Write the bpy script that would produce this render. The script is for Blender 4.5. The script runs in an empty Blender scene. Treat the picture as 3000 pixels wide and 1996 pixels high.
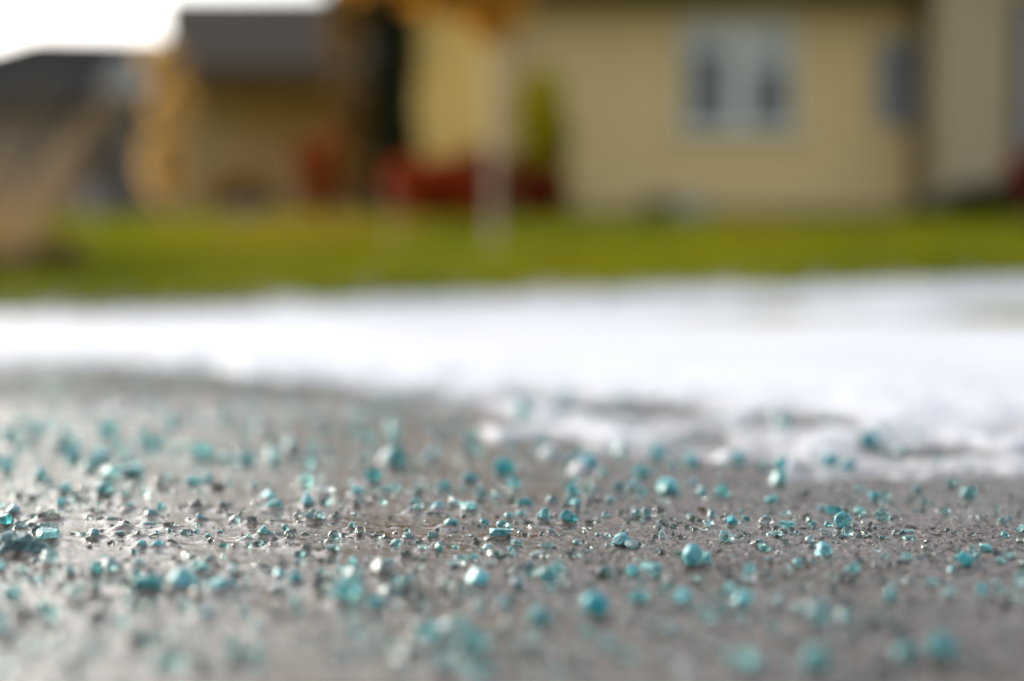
import bpy, bmesh, math, random
import numpy as np
from mathutils import Vector, noise as mnoise

random.seed(11); rng = np.random.default_rng(11)
S = bpy.context.scene
COL = S.collection
R = math.radians

# ------------------------------------------------------------------ camera
CAM_Z = 0.0658
PITCH = math.atan((998 - 870) / 5000.0)      # photograph pixels: 3000 x 1996, focal 5000 px
FWD = Vector((0, math.cos(PITCH), -math.sin(PITCH)))
UP = Vector((0, math.sin(PITCH), math.cos(PITCH)))
cd = bpy.data.cameras.new('camera'); cam = bpy.data.objects.new('camera', cd); COL.objects.link(cam)
cam.location = (0, 0, CAM_Z); cam.rotation_euler = (math.pi / 2 - PITCH, 0, 0)
cd.lens = 60; cd.sensor_width = 36; cd.sensor_fit = 'HORIZONTAL'
cd.clip_start = 0.01; cd.clip_end = 2000
cd.dof.use_dof = True; cd.dof.focus_distance = 0.468; cd.dof.aperture_fstop = 4.7
S.camera = cam

def ray(px, py):
    return FWD + Vector(((px - 1500) / 5000.0, 0, 0)) - UP * ((py - 998) / 5000.0)
def at(px, py, Y):
    d = ray(px, py); t = Y / d.y
    return Vector((d.x * t, Y, CAM_Z + d.z * t))
def on_ground(px, py, z=0.0):
    d = ray(px, py); t = (z - CAM_Z) / d.z
    return Vector((d.x * t, d.y * t, z))

# ------------------------------------------------------------------ helpers
def tag(o, label=None, cat=None, group=None, kind=None):
    if label: o['label'] = label
    if cat: o['category'] = cat
    if group: o['group'] = group
    if kind: o['kind'] = kind
    return o

def link(name, me, mat=None, parent=None):
    o = bpy.data.objects.new(name, me); COL.objects.link(o)
    if mat: me.materials.append(mat)
    if parent: o.parent = parent
    return o

def np_mesh(name, v, f, smooth=True, sharp=None):
    v = np.ascontiguousarray(v, dtype=np.float32); f = np.ascontiguousarray(f, dtype=np.int32)
    me = bpy.data.meshes.new(name); n, k = f.shape
    me.vertices.add(len(v)); me.vertices.foreach_set('co', v.ravel())
    me.loops.add(n * k); me.loops.foreach_set('vertex_index', f.ravel())
    me.polygons.add(n); me.polygons.foreach_set('loop_start', np.arange(0, n * k, k, dtype=np.int32))
    me.polygons.foreach_set('use_smooth', np.full(n, smooth, dtype=bool))
    me.update(calc_edges=True); me.validate()
    if sharp is not None:
        me.set_sharp_from_angle(angle=R(sharp))
    return me

def grid_faces(nr, nc):
    i = np.arange(nr * nc).reshape(nr, nc)
    return np.stack([i[:-1, :-1], i[:-1, 1:], i[1:, 1:], i[1:, :-1]], -1).reshape(-1, 4)

def empty(name, loc=(0, 0, 0)):
    o = bpy.data.objects.new(name, None); COL.objects.link(o); o.location = loc
    o.empty_display_size = 0.1
    return o

class MB:
    """collects boxes, prisms and tubes and links them as one mesh (world coordinates, made local to the parent)"""
    def __init__(self): self.v = []; self.f = []
    def add(self, vs, fs):
        b = len(self.v); self.v += [Vector(p) for p in vs]; self.f += [[b + i for i in q] for q in fs]; return self
    def box(self, x0, x1, y0, y1, z0, z1):
        vs = [(x, y, z) for x in (x0, x1) for y in (y0, y1) for z in (z0, z1)]
        return self.add(vs, [(0, 1, 3, 2), (4, 6, 7, 5), (0, 4, 5, 1), (2, 3, 7, 6), (0, 2, 6, 4), (1, 5, 7, 3)])
    def prism(self, poly, ext):
        n = len(poly); e = Vector(ext)
        vs = [Vector(p) for p in poly] + [Vector(p) + e for p in poly]
        return self.add(vs, [list(range(n))[::-1], list(range(n, 2 * n))] + [(i, (i + 1) % n, n + (i + 1) % n, n + i) for i in range(n)])
    def tube(self, pts, rad, k=8):
        pts = [Vector(p) for p in pts]; vs = []; fs = []
        for i, p in enumerate(pts):
            t = (pts[min(i + 1, len(pts) - 1)] - pts[max(i - 1, 0)]).normalized()
            a = t.orthogonal().normalized(); b = t.cross(a)
            r = rad[i] if hasattr(rad, '__len__') else rad
            for j in range(k):
                w = 2 * math.pi * j / k; vs.append(p + a * math.cos(w) * r + b * math.sin(w) * r)
        for i in range(len(pts) - 1):
            for j in range(k):
                fs.append((i * k + j, i * k + (j + 1) % k, (i + 1) * k + (j + 1) % k, (i + 1) * k + j))
        fs.append(list(range(k))[::-1]); fs.append([(len(pts) - 1) * k + j for j in range(k)])
        return self.add(vs, fs)
    def build(self, name, mat, parent=None, smooth=False):
        off = Vector((0, 0, 0)); q = parent
        while q is not None: off += q.location; q = q.parent
        me = bpy.data.meshes.new(name)
        me.from_pydata([p - off for p in self.v], [], self.f); me.update()
        bm = bmesh.new(); bm.from_mesh(me); bmesh.ops.recalc_face_normals(bm, faces=bm.faces); bm.to_mesh(me); bm.free()
        if smooth:
            me.polygons.foreach_set('use_smooth', [True] * len(me.polygons)); me.set_sharp_from_angle(angle=R(40))
        return link(name, me, mat, parent)

# ---- numpy gradient noise
_P = rng.permutation(256); _P = np.concatenate([_P, _P])
_G = rng.uniform(0, 2 * np.pi, 256); _GX, _GY = np.cos(_G), np.sin(_G)
def pn(x, y):
    xi = np.floor(x).astype(np.int64); yi = np.floor(y).astype(np.int64); xf = x - xi; yf = y - yi
    u = xf * xf * xf * (xf * (xf * 6 - 15) + 10); v = yf * yf * yf * (yf * (yf * 6 - 15) + 10)
    def g(ax, ay, dx, dy):
        h = _P[_P[ax & 255] + (ay & 255)]; return _GX[h] * dx + _GY[h] * dy
    a = g(xi, yi, xf, yf); b = g(xi + 1, yi, xf - 1, yf); c = g(xi, yi + 1, xf, yf - 1); d = g(xi + 1, yi + 1, xf - 1, yf - 1)
    return (a + (b - a) * u) * (1 - v) + (c + (d - c) * u) * v
def fbm(x, y, oct=3):
    s = 0; a = 1.0
    for i in range(oct):
        s = s + a * pn(x + 17.3 * i, y - 9.1 * i); x = x * 2.03; y = y * 2.03; a *= 0.5
    return s
def sstep(a, b, x):
    t = np.clip((x - a) / (b - a), 0, 1); return t * t * (3 - 2 * t)

# ------------------------------------------------------------------ materials
def mat(name):
    m = bpy.data.materials.new(name); m.use_nodes = True; nt = m.node_tree
    return m, nt, nt.nodes['Principled BSDF']
def node(nt, t, **kw):
    n = nt.nodes.new(t)
    for k, v in kw.items():
        if k in n.inputs: n.inputs[k].default_value = v
        else: setattr(n, k, v)
    return n
def ramp(nt, stops):
    r = nt.nodes.new('ShaderNodeValToRGB'); e = r.color_ramp.elements
    while len(e) < len(stops): e.new(0.5)
    for el, (p, c) in zip(e, stops):
        el.position = p; el.color = (*c, 1) if len(c) == 3 else c
    return r
def noisy(name, c0, c1, scale=6.0, rough=0.7, detail=5, bump=0.0, stretch=None, spec=0.3, c2=None):
    m, nt, b = mat(name); L = nt.links
    tc = node(nt, 'ShaderNodeTexCoord'); src = tc.outputs['Object']
    if stretch:
        mp = node(nt, 'ShaderNodeMapping'); mp.inputs['Scale'].default_value = stretch; L.new(src, mp.inputs[0]); src = mp.outputs[0]
    n = node(nt, 'ShaderNodeTexNoise', Scale=scale, Detail=detail); L.new(src, n.inputs['Vector'])
    st = [(0.3, c0), (0.7, c1)] if c2 is None else [(0.28, c0), (0.5, c1), (0.72, c2)]
    r = ramp(nt, st); L.new(n.outputs['Fac'], r.inputs[0]); L.new(r.outputs[0], b.inputs['Base Color'])
    b.inputs['Roughness'].default_value = rough; b.inputs['Specular IOR Level'].default_value = spec
    if bump:
        bp = node(nt, 'ShaderNodeBump', Strength=bump, Distance=0.01); L.new(n.outputs['Fac'], bp.inputs['Height']); L.new(bp.outputs[0], b.inputs['Normal'])
    return m
def leafy(name, c0, c1, trans=0.25):
    """leaf material: colour differs leaf by leaf (mesh islands), some light passes through"""
    m, nt, b = mat(name); L = nt.links
    g = node(nt, 'ShaderNodeNewGeometry'); r = ramp(nt, [(0.0, c0), (1.0, c1)])
    L.new(g.outputs['Random Per Island'], r.inputs[0]); L.new(r.outputs[0], b.inputs['Base Color'])
    b.inputs['Roughness'].default_value = 0.7; b.inputs['Specular IOR Level'].default_value = 0.1
    t = node(nt, 'ShaderNodeBsdfTranslucent'); L.new(r.outputs[0], t.inputs['Color'])
    mx = node(nt, 'ShaderNodeMixShader'); mx.inputs[0].default_value = trans
    L.new(b.outputs[0], mx.inputs[1]); L.new(t.outputs[0], mx.inputs[2]); L.new(mx.outputs[0], nt.nodes['Material Output'].inputs[0])
    return m

M = {}
def concrete_material():
    m, nt, b = mat('wet_concrete'); L = nt.links
    tc = node(nt, 'ShaderNodeTexCoord'); P = tc.outputs['Object']
    film = node(nt, 'ShaderNodeAttribute', attribute_name='film'); wet = node(nt, 'ShaderNodeAttribute', attribute_name='wet')
    grit = node(nt, 'ShaderNodeTexNoise', Scale=460.0, Detail=4.0, Roughness=0.66); mp = node(nt, 'ShaderNodeMapping'); mp.inputs['Scale'].default_value = (1, 0.45, 1); L.new(P, mp.inputs[0]); L.new(mp.outputs[0], grit.inputs['Vector'])
    big = node(nt, 'ShaderNodeTexNoise', Scale=14.0, Detail=6.0); L.new(P, big.inputs['Vector'])
    c = ramp(nt, [(0.34, (0.016, 0.011, 0.007)), (0.47, (0.085, 0.066, 0.054)), (0.68, (0.22, 0.18, 0.155))]); L.new(grit.outputs['Fac'], c.inputs[0])
    rust = ramp(nt, [(0.46, (0, 0, 0)), (0.70, (1, 1, 1))]); L.new(big.outputs['Fac'], rust.inputs[0])
    mx = node(nt, 'ShaderNodeMix', data_type='RGBA'); mx.inputs['B'].default_value = (0.060, 0.034, 0.014, 1)
    mul = node(nt, 'ShaderNodeMath', operation='MULTIPLY'); mul.inputs[1].default_value = 0.72
    L.new(rust.outputs[0], mul.inputs[0]); L.new(mul.outputs[0], mx.inputs['Factor']); L.new(c.outputs[0], mx.inputs['A'])
    L.new(mx.outputs['Result'], b.inputs['Base Color'])
    # roughness: glassy where the water film stands, rougher where it is thin
    r1 = node(nt, 'ShaderNodeMapRange'); r1.inputs['From Min'].default_value = -1.0; r1.inputs['To Min'].default_value = 0.52; r1.inputs['To Max'].default_value = 0.06
    L.new(wet.outputs['Fac'], r1.inputs['Value'])
    r2 = node(nt, 'ShaderNodeMix'); r2.inputs['B'].default_value = 0.035
    L.new(film.outputs['Fac'], r2.inputs['Factor']); L.new(r1.outputs[0], r2.inputs['A']); L.new(r2.outputs[0], b.inputs['Roughness'])
    b.inputs['IOR'].default_value = 1.42; sp_ = node(nt, 'ShaderNodeMapRange'); sp_.inputs['From Min'].default_value = -0.95; sp_.inputs['From Max'].default_value = 0.0; sp_.inputs['To Min'].default_value = 0.08; sp_.inputs['To Max'].default_value = 0.5; L.new(wet.outputs['Fac'], sp_.inputs['Value']); L.new(sp_.outputs[0], b.inputs['Specular IOR Level'])
    inv = node(nt, 'ShaderNodeMath', operation='SUBTRACT'); inv.inputs[0].default_value = 1.0; L.new(film.outputs['Fac'], inv.inputs[1])
    st = node(nt, 'ShaderNodeMath', operation='MULTIPLY'); st.inputs[1].default_value = 0.75; L.new(inv.outputs[0], st.inputs[0])
    bp = node(nt, 'ShaderNodeBump', Distance=0.0011); L.new(st.outputs[0], bp.inputs['Strength']); L.new(grit.outputs['Fac'], bp.inputs['Height'])
    L.new(bp.outputs[0], b.inputs['Normal'])
    return m
M['concrete'] = concrete_material()

def salt_material(name, tint, milk, milky, rough, blotch=0.5):
    """ice-melt salt: clear coloured glass with cloudy patches that scatter light"""
    m, nt, b = mat(name); L = nt.links
    tc = node(nt, 'ShaderNodeTexCoord'); oi = node(nt, 'ShaderNodeObjectInfo')
    ad = node(nt, 'ShaderNodeVectorMath', operation='ADD'); L.new(tc.outputs['Object'], ad.inputs[0]); L.new(oi.outputs['Random'], ad.inputs[1])
    n = node(nt, 'ShaderNodeTexNoise', Scale=420.0, Detail=4.0, Roughness=0.6); L.new(ad.outputs[0], n.inputs['Vector'])
    fine = node(nt, 'ShaderNodeTexNoise', Scale=1500.0, Detail=3.0); L.new(ad.outputs[0], fine.inputs['Vector'])
    hs = node(nt, 'ShaderNodeHueSaturation'); hs.inputs['Color'].default_value = (*tint, 1)
    v = node(nt, 'ShaderNodeMapRange'); v.inputs['To Min'].default_value = 0.72; v.inputs['To Max'].default_value = 1.12; hu = node(nt, 'ShaderNodeMapRange'); hu.inputs['To Min'].default_value = 0.488; hu.inputs['To Max'].default_value = 0.509; md = node(nt, 'ShaderNodeMath', operation='FRACT'); m7 = node(nt, 'ShaderNodeMath', operation='MULTIPLY'); m7.inputs[1].default_value = 7.31; L.new(oi.outputs['Random'], m7.inputs[0]); L.new(m7.outputs[0], md.inputs[0]); L.new(md.outputs[0], hu.inputs['Value']); L.new(hu.outputs[0], hs.inputs['Hue']); L.new(oi.outputs['Random'], v.inputs['Value']); L.new(v.outputs[0], hs.inputs['Value'])
    L.new(hs.outputs[0], b.inputs['Base Color'])
    b.inputs['Transmission Weight'].default_value = 1.0; b.inputs['IOR'].default_value = 1.5; b.inputs['Roughness'].default_value = rough
    s = node(nt, 'ShaderNodeBsdfPrincipled')
    cr = ramp(nt, [(0.3, tuple(k * 0.72 for k in milk)), (0.7, milk)]); L.new(fine.outputs['Fac'], cr.inputs[0])
    hs2 = node(nt, 'ShaderNodeHueSaturation'); L.new(hu.outputs[0], hs2.inputs['Hue']); L.new(v.outputs[0], hs2.inputs['Value']); L.new(cr.outputs[0], hs2.inputs['Color']); L.new(hs2.outputs[0], s.inputs['Base Color']); s.inputs['Subsurface Weight'].default_value = 1.0
    s.inputs['Subsurface Radius'].default_value = (0.6, 1.0, 1.0); s.inputs['Subsurface Scale'].default_value = 0.0018
    s.inputs['Roughness'].default_value = 0.40; s.inputs['IOR'].default_value = 1.5
    f = node(nt, 'ShaderNodeMapRange'); f.inputs['From Min'].default_value = 0.32; f.inputs['From Max'].default_value = 0.68
    f.inputs['To Min'].default_value = max(0, milky - blotch); f.inputs['To Max'].default_value = min(1, milky + blotch); L.new(n.outputs['Fac'], f.inputs['Value'])
    ra = node(nt, 'ShaderNodeMath', operation='MULTIPLY_ADD'); ra.inputs[1].default_value = 0.5; ra.inputs[2].default_value = -0.22; L.new(md.outputs[0], ra.inputs[0])
    fa = node(nt, 'ShaderNodeMath', operation='ADD', use_clamp=True); L.new(f.outputs[0], fa.inputs[0]); L.new(ra.outputs[0], fa.inputs[1])
    mx = node(nt, 'ShaderNodeMixShader'); L.new(fa.outputs[0], mx.inputs[0]); L.new(b.outputs[0], mx.inputs[1]); L.new(s.outputs[0], mx.inputs[2])
    bp = node(nt, 'ShaderNodeBump', Strength=0.7, Distance=0.0004); L.new(fine.outputs['Fac'], bp.inputs['Height'])
    L.new(bp.outputs[0], b.inputs['Normal']); L.new(bp.outputs[0], s.inputs['Normal'])
    L.new(mx.outputs[0], nt.nodes['Material Output'].inputs[0])
    return m
SALT = {
    'T': salt_material('salt_teal', (0.40, 0.80, 0.83), (0.15, 0.52, 0.555), 0.56, 0.12, 0.42),
    'A': salt_material('salt_deep_aqua', (0.13, 0.66, 0.72), (0.035, 0.40, 0.45), 0.60, 0.12, 0.40),
    'P': salt_material('salt_pale', (0.66, 0.86, 0.88), (0.33, 0.54, 0.58), 0.56, 0.2, 0.36),
    'C': salt_material('salt_clear_teal', (0.46, 0.75, 0.76), (0.18, 0.40, 0.42), 0.26, 0.07, 0.30),
    'G': salt_material('salt_clear_grey', (0.38, 0.47, 0.46), (0.06, 0.09, 0.09), 0.16, 0.06, 0.25),
    'W': salt_material('salt_frosty', (0.80, 0.89, 0.89), (0.40, 0.49, 0.50), 0.28, 0.06, 0.36),
}

# ------------------------------------------------------------------ salt crystals
# x and base y in photograph pixels, width, height, colour letter, optional form letter
DATA = """
35 1520 48 40 P e;13 1553 45 44 A b;59 1560 40 32 C l;146 1536 72 44 G l;135 1590 78 56 C b;136 1604 58 48 T b;280 1591 32 38 T e;326 1535 46 20 C s
361 1565 48 40 G l;327 1555 20 18 G p;350 1584 42 26 G p;402 1586 32 30 G p;460 1579 28 24 G p;437 1553 42 22 P s;444 1527 44 34 C b;490 1520 15 15 G l
288 1516 48 26 G b;318 1488 26 22 G l;414 1618 36 32 T e;459 1618 46 32 T b;146 1671 48 58 P e;57 1688 50 34 C l;81 1684 18 17 W e;3 1686 22 42 T b
203 1696 36 42 C b;279 1692 38 44 A e;323 1692 60 60 C l;403 1675 44 34 C l;440 1686 40 20 G s;440 1742 80 46 A b;372 1738 44 48 G l
502 1562 42 32 G b;590 1540 38 36 C p;577 1500 60 36 G l;548 1497 30 30 G l;674 1514 24 15 W s;708 1530 20 32 G p;738 1548 32 36 G b;798 1539 20 18 G e
806 1502 44 38 T b;849 1518 12 14 G l;778 1582 52 36 T p;725 1590 32 25 C p;711 1580 14 14 G l;799 1614 34 26 G p;850 1592 30 28 G l;832 1605 20 18 G p
852 1614 34 20 G p;895 1626 34 34 G b;975 1632 40 34 C e;508 1607 24 26 G b;600 1594 14 12 G p;669 1601 9 11 G p;924 1541 62 46 C b;880 1543 22 18 G l
982 1532 38 32 C p;530 1661 38 19 G s;613 1656 28 28 C e;592 1692 62 38 T l;538 1742 80 62 T p;655 1745 75 44 T l;680 1690 30 32 P e
720 1702 24 16 C s;742 1670 26 18 G l;776 1672 40 20 G s;828 1666 40 24 G l;818 1698 32 30 T l;863 1712 38 32 A b;777 1688 22 14 P s;965 1702 22 20 P l
938 1735 56 42 G b;736 1742 20 22 G l
1030 1560 24 30 C f;1008 1585 24 22 G p;1061 1578 42 36 W p;1092 1572 20 18 G e;1198 1589 38 28 C p;1268 1586 38 26 C b;1281 1606 40 16 G s;1237 1618 32 22 C s
1320 1554 50 32 T b;1469 1585 66 32 T s;1377 1510 50 36 T b;1216 1514 50 40 C l;1256 1518 34 18 G s;1284 1504 36 32 P e;1333 1488 42 22 C s;1490 1527 34 24 T b
1162 1554 16 12 G l;1190 1647 40 32 G b;1121 1688 66 52 W b;1226 1672 30 24 G l;1333 1664 44 20 W s;1452 1634 46 20 C s;1436 1664 38 20 W s;1389 1612 18 12 G p
1401 1722 56 46 T b;1485 1685 34 18 W s;1036 1700 60 40 C l;1205 1752 44 34 G l
1591 1531 38 40 T b;1668 1540 50 42 A b;1537 1493 46 30 A b;1613 1568 36 18 W l;1719 1556 24 10 W s;1727 1538 26 16 G l;1753 1531 24 14 G s;1539 1576 24 14 G s
1515 1604 34 24 C b;1691 1600 24 18 P p;1824 1606 52 40 T e;1850 1612 36 24 P e;1876 1606 28 18 G s;1942 1582 26 30 W f;1863 1522 28 30 C e;1895 1522 32 34 C e
1838 1534 28 18 G l;1943 1546 40 22 G l;1574 1638 46 22 W l;1784 1606 24 14 G s;1536 1662 32 10 W s;1631 1672 32 32 C b;1608 1706 50 36 T s;1518 1726 32 28 P e
1648 1726 42 22 G s;1772 1694 54 36 C b;1856 1692 34 32 T e;1910 1690 58 36 T s;1962 1720 28 34 G l;1990 1628 40 12 C s;1728 1612 18 14 G l
2022 1528 32 22 C b;2084 1520 26 24 C e;2114 1526 18 16 G l;2145 1545 30 30 A b;2186 1529 20 18 A b;2075 1548 32 24 C p;2014 1550 18 14 G l;2062 1558 22 10 W s
2243 1546 42 32 W p;2307 1557 46 26 T s;2334 1568 16 14 C e;2274 1578 40 22 C l;2127 1582 44 26 C b;2300 1510 28 16 C s;2409 1499 30 16 P s;2446 1513 44 28 A s
2462 1558 46 44 T e;2428 1577 52 26 W s;2482 1577 34 34 C e;2490 1510 30 18 G s;2212 1600 26 18 G b;2303 1600 26 20 G p;2281 1623 20 18 W e;2383 1604 28 18 C p
2415 1632 48 40 T p;2030 1661 54 62 T e;2071 1656 28 36 T p;2195 1686 32 32 T b;2189 1708 44 24 W s;2254 1702 36 26 G b;2234 1680 18 14 G l;2476 1706 48 26 G l
2141 1745 32 32 T l
2509 1522 22 22 G l;2585 1531 50 40 C b;2589 1492 30 22 W l;2628 1528 24 16 G l;2503 1537 26 10 W s;2530 1540 20 14 W l;2549 1549 24 20 G p;2564 1556 14 12 G l
2506 1562 24 12 G s;2589 1583 28 13 C s;2658 1569 35 16 P s;2671 1592 14 16 C b;2794 1571 22 16 G p;2771 1512 28 28 C b;2793 1526 16 15 W b;2833 1500 16 24 G l
2852 1524 28 14 W s;2884 1525 24 16 G b;2937 1539 26 24 C e;2958 1523 16 12 T p;2986 1509 24 13 G s;2994 1563 22 24 A b;2570 1617 22 18 W p;2847 1622 22 24 C p
2888 1622 40 24 T s;2827 1664 50 42 A b;2957 1641 42 20 C s;2646 1652 42 16 W s;2638 1710 28 16 G s;2610 1764 30 44 T f
312 1280 36 34 A e;296 1355 36 30 A b;116 1408 30 30 A b;110 1278 28 28 T e;25 1290 34 30 T l;204 1280 26 26 P l;20 1386 34 32 T e;215 1352 34 30 T l
262 1382 34 28 T b;322 1408 40 36 T b;385 1400 50 30 T s;474 1434 46 38 W e;308 1458 44 40 T b;192 1448 34 30 T l;143 1420 24 20 P l;503 1258 30 30 T e
655 1240 34 40 P b;420 1295 32 32 T l;590 1342 42 36 T b;222 1318 28 24 P l;798 1345 34 30 T b;705 1325 40 30 G l;565 1425 34 24 A s;604 1418 34 24 T b
640 1440 44 26 G l;178 1490 30 28 A b;204 1482 26 24 C l;750 1430 24 22 P e;783 1474 46 36 T b;94 1470 30 22 C l;57 1462 26 20 G l;222 1462 20 26 G p
254 1475 22 14 G s;368 1468 26 30 C l;380 1500 34 28 C b;652 1500 30 32 G b;766 1265 34 24 P l;50 1310 30 26 P e
1160 1372 50 48 T e;1066 1360 32 24 P e;1095 1420 42 42 A b;895 1428 38 36 T b;802 1358 28 26 T l;855 1328 36 34 P b;945 1458 58 34 W l;902 1488 32 40 A b
1048 1456 28 26 T l;1045 1490 32 24 G l;1133 1454 46 30 C l;1108 1467 42 18 G s;1224 1450 34 26 W e;1300 1445 38 34 T b;1375 1418 40 26 T e;1408 1470 40 52 C b
1456 1462 26 22 T l;1506 1438 30 34 T b;1480 1396 46 40 A e;1495 1486 30 22 G l;1040 1232 34 30 P e;950 1270 32 26 P l;1538 1238 46 46 T b;913 1340 26 24 P l
1260 1345 28 22 P l;1286 1288 30 24 P l;1124 1250 28 24 P l;1344 1345 12 12 W e
1727 1375 36 34 A b;1686 1368 36 30 P b;1765 1396 26 22 T l;1817 1332 34 26 T b;1926 1346 34 34 T b;2026 1370 36 28 T e;1968 1378 26 26 P l;1880 1402 34 30 T e
1957 1450 52 40 T e;2030 1425 28 20 P l;2056 1456 22 24 T p;2069 1466 16 14 G l;2117 1458 40 36 T b;2260 1477 38 24 T p;1680 1462 34 36 T b;1687 1492 32 28 T l
1617 1482 40 30 C e;1734 1480 50 30 W l;1717 1424 24 22 G l;1722 1446 30 22 C b;1815 1440 36 26 C l;1858 1434 28 26 P l;1791 1478 30 26 C l;1866 1472 20 22 P l
1592 1312 34 22 T s;1655 1190 40 28 P l;2168 1362 36 30 T e;2284 1424 42 36 T e;2290 1380 26 30 A b;2235 1380 28 20 P s
2546 1312 42 36 A e;2290 1252 40 30 T b;2585 1276 28 22 P l;2638 1335 30 24 P l;2434 1370 38 30 T b;2485 1378 32 24 T l;2356 1455 32 20 G s;2442 1440 22 16 G l
2498 1458 14 20 G p;2560 1468 26 22 A b;2592 1468 36 28 C l;2686 1444 28 22 C b;2784 1430 40 30 C l;2838 1464 40 34 T e;2846 1474 34 12 G s;2880 1422 24 20 G l
2658 1474 16 12 G l;2910 1484 14 12 G l
72 1830 70 44 G b;145 1842 40 54 C b;4 1870 34 50 A b;208 1765 40 46 C b;270 1760 44 40 G l;285 1822 50 36 G l;315 1785 28 28 G l;388 1888 34 44 G b
312 1888 30 24 G l;505 1912 34 26 G l;606 1818 40 32 A b;580 1760 34 34 G l;802 1815 44 36 G b;780 1855 28 22 G l;692 1945 48 48 T l;595 1990 60 30 G s
484 1985 50 30 G l;222 1980 40 36 G l;172 1885 30 34 G l;386 1770 34 26 W l;497 1760 30 28 G l;925 1880 26 22 G l
1018 1780 76 76 T e;1100 1792 44 36 A b;1144 1792 62 32 W s;1150 1758 60 34 C b;1396 1790 34 28 C l;1476 1786 34 30 C l;1578 1835 52 46 T e;1746 1806 66 56 A e
1874 1768 46 32 T b;2005 1775 44 42 T b;1835 1826 34 26 G l;1492 1842 36 26 G l;1350 1866 70 50 T b;1385 1926 80 60 T l;1262 1888 54 40 A b;1310 1858 40 30 P l
1220 1915 60 24 W s;1318 1980 90 56 C l;1412 2010 70 44 T b;1568 1932 70 50 W l;1520 1926 44 36 G l;1785 1895 36 26 C l;1968 1856 56 26 W s
2174 1782 48 40 T b;2074 1820 60 34 C b;2278 1772 36 26 W l;2256 1836 34 24 G l;2400 1838 62 66 P e;2475 1825 36 34 P l;2556 1840 66 36 G b;2446 1746 34 24 G l
2776 1754 28 28 W l;2878 1742 32 24 T l;2944 1772 34 28 G b;2160 1955 84 50 C l;2208 1968 44 40 T b;2390 1962 72 56 T e;2652 1938 60 40 T e;2662 1888 40 30 G l
2763 1934 74 66 T e;2588 1976 56 40 G b;2010 1976 44 36 W l;2990 1720 24 40 P b
"""
LANDMARK = {  # x, y of the crystal: (its own label, how others call it)
 (1469, 1585): ('flat-topped aqua crystal in sharp focus, a water collar round its foot', 'the flat-topped aqua crystal in focus'),
 (778, 1582): ('teal crystal with a jagged pointed crest, reflected in the wet concrete', 'the jagged-crested teal crystal'),
 (136, 1604): ('bright aqua chunk leaning on a bigger clear crystal', 'the aqua chunk leaning on clear salt'),
 (146, 1671): ('milky blue-white egg-shaped grain in front of the leaning aqua chunk', 'the milky egg-shaped grain'),
 (280, 1591): ('small upright egg of teal salt with a glowing heart, alone on the shiny film', 'the upright teal egg'),
 (279, 1692): ('vivid turquoise bead against a larger clear crystal', 'the vivid turquoise bead'),
 (2462, 1558): ('round teal disc propped up on clear crystals', 'the propped round disc'),
 (2428, 1577): ('clear flat bar of salt with a bright white front edge', 'the white-edged clear bar'),
 (2030, 1661): ('big milky teal pebble, taller than it is wide', 'the tall milky teal pebble'),
 (1824, 1606): ('smooth rounded teal crystal with a pale lobe hanging off it', 'the smooth teal crystal with a lobe'),
 (1942, 1582): ('upright glassy fin of salt, sharp as a tooth', 'the upright glassy fin'),
 (2658, 1569): ('thin pale blue chip lying flat on pebbly concrete', 'the thin pale chip'),
 (2827, 1664): ('blocky deep teal crystal, half dark half light, on the plain concrete', 'the two-toned teal block'),
 (1746, 1806): ('large smooth turquoise dome blurred near the lens', 'the blurred turquoise dome'),
 (2763, 1934): ('biggest bright aqua ball in the blurred near corner', 'the big aqua ball near the lens'),
 (2400, 1838): ('tall pale blue blurred grain with a dark foot', 'the tall pale blurred grain'),
 (1018, 1780): ('large pale teal boulder-like grain, blurred', 'the large pale boulder-like grain'),
 (474, 1434): ('white-tipped grain brighter than all around it, slightly blurred', 'the white-tipped bright grain'),
 (1160, 1372): ('soft bright aqua ball far behind the sharp grains', 'the soft bright aqua ball'),
 (1957, 1450): ('milky teal dome with a dark shadow beneath, alone on bare concrete', 'the lone milky dome'),
 (2546, 1312): ('deep aqua grain stranded on the snow by a thin patch', 'the aqua grain stranded on snow'),
 (1538, 1238): ('teal grain sunk in the snow margin, highest on the white', 'the teal grain sunk in the snow margin'),
 (1727, 1375): ('vivid aqua grain beside a pale one on a scrap of snow', 'the vivid grain on a snow scrap'),
 (2585, 1531): ('frosted dome-like clear crystal with a bright rim', 'the frosted clear dome'),
 (2243, 1546): ('milky white crystal with a swept tail', 'the milky crystal with a swept tail'),
 (1385, 1926): ('large blurred teal lump in the near cluster', 'the large near teal lump'),
 (902, 1488): ('vivid aqua upright chip touching clear salt', 'the vivid upright chip'),
 (1668, 1540): ('glossy deep aqua cube with rounded corners', 'the glossy aqua cube'),
 (538, 1742): ('large pale teal wedge, blurred, sloping up to a point', 'the blurred pale wedge'),
 (312, 1280): ('brightest blurred aqua spot far back', 'the far aqua spot'),
}
COLW = {'T': 'teal', 'A': 'deep aqua', 'P': 'pale milky', 'C': 'clear teal-tinged', 'G': 'clear grey', 'W': 'frosty white'}
FORMW = {'e': 'rounded', 's': 'flat', 'p': 'pointed', 'b': 'blocky', 'f': 'thin upright', 'l': 'lumpy'}
ORD = ['', 'second ', 'third ', 'fourth ', 'fifth ', 'sixth ', 'seventh ', 'eighth ', 'ninth ', 'tenth ']

recs = []
for it in DATA.replace('\n', ';').split(';'):
    p = it.split()
    if len(p) < 5: continue
    recs.append(dict(x=int(p[0]), y=int(p[1]), w=int(p[2]), h=int(p[3]), t=p[4], f=p[5] if len(p) > 5 else 'l'))

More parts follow.
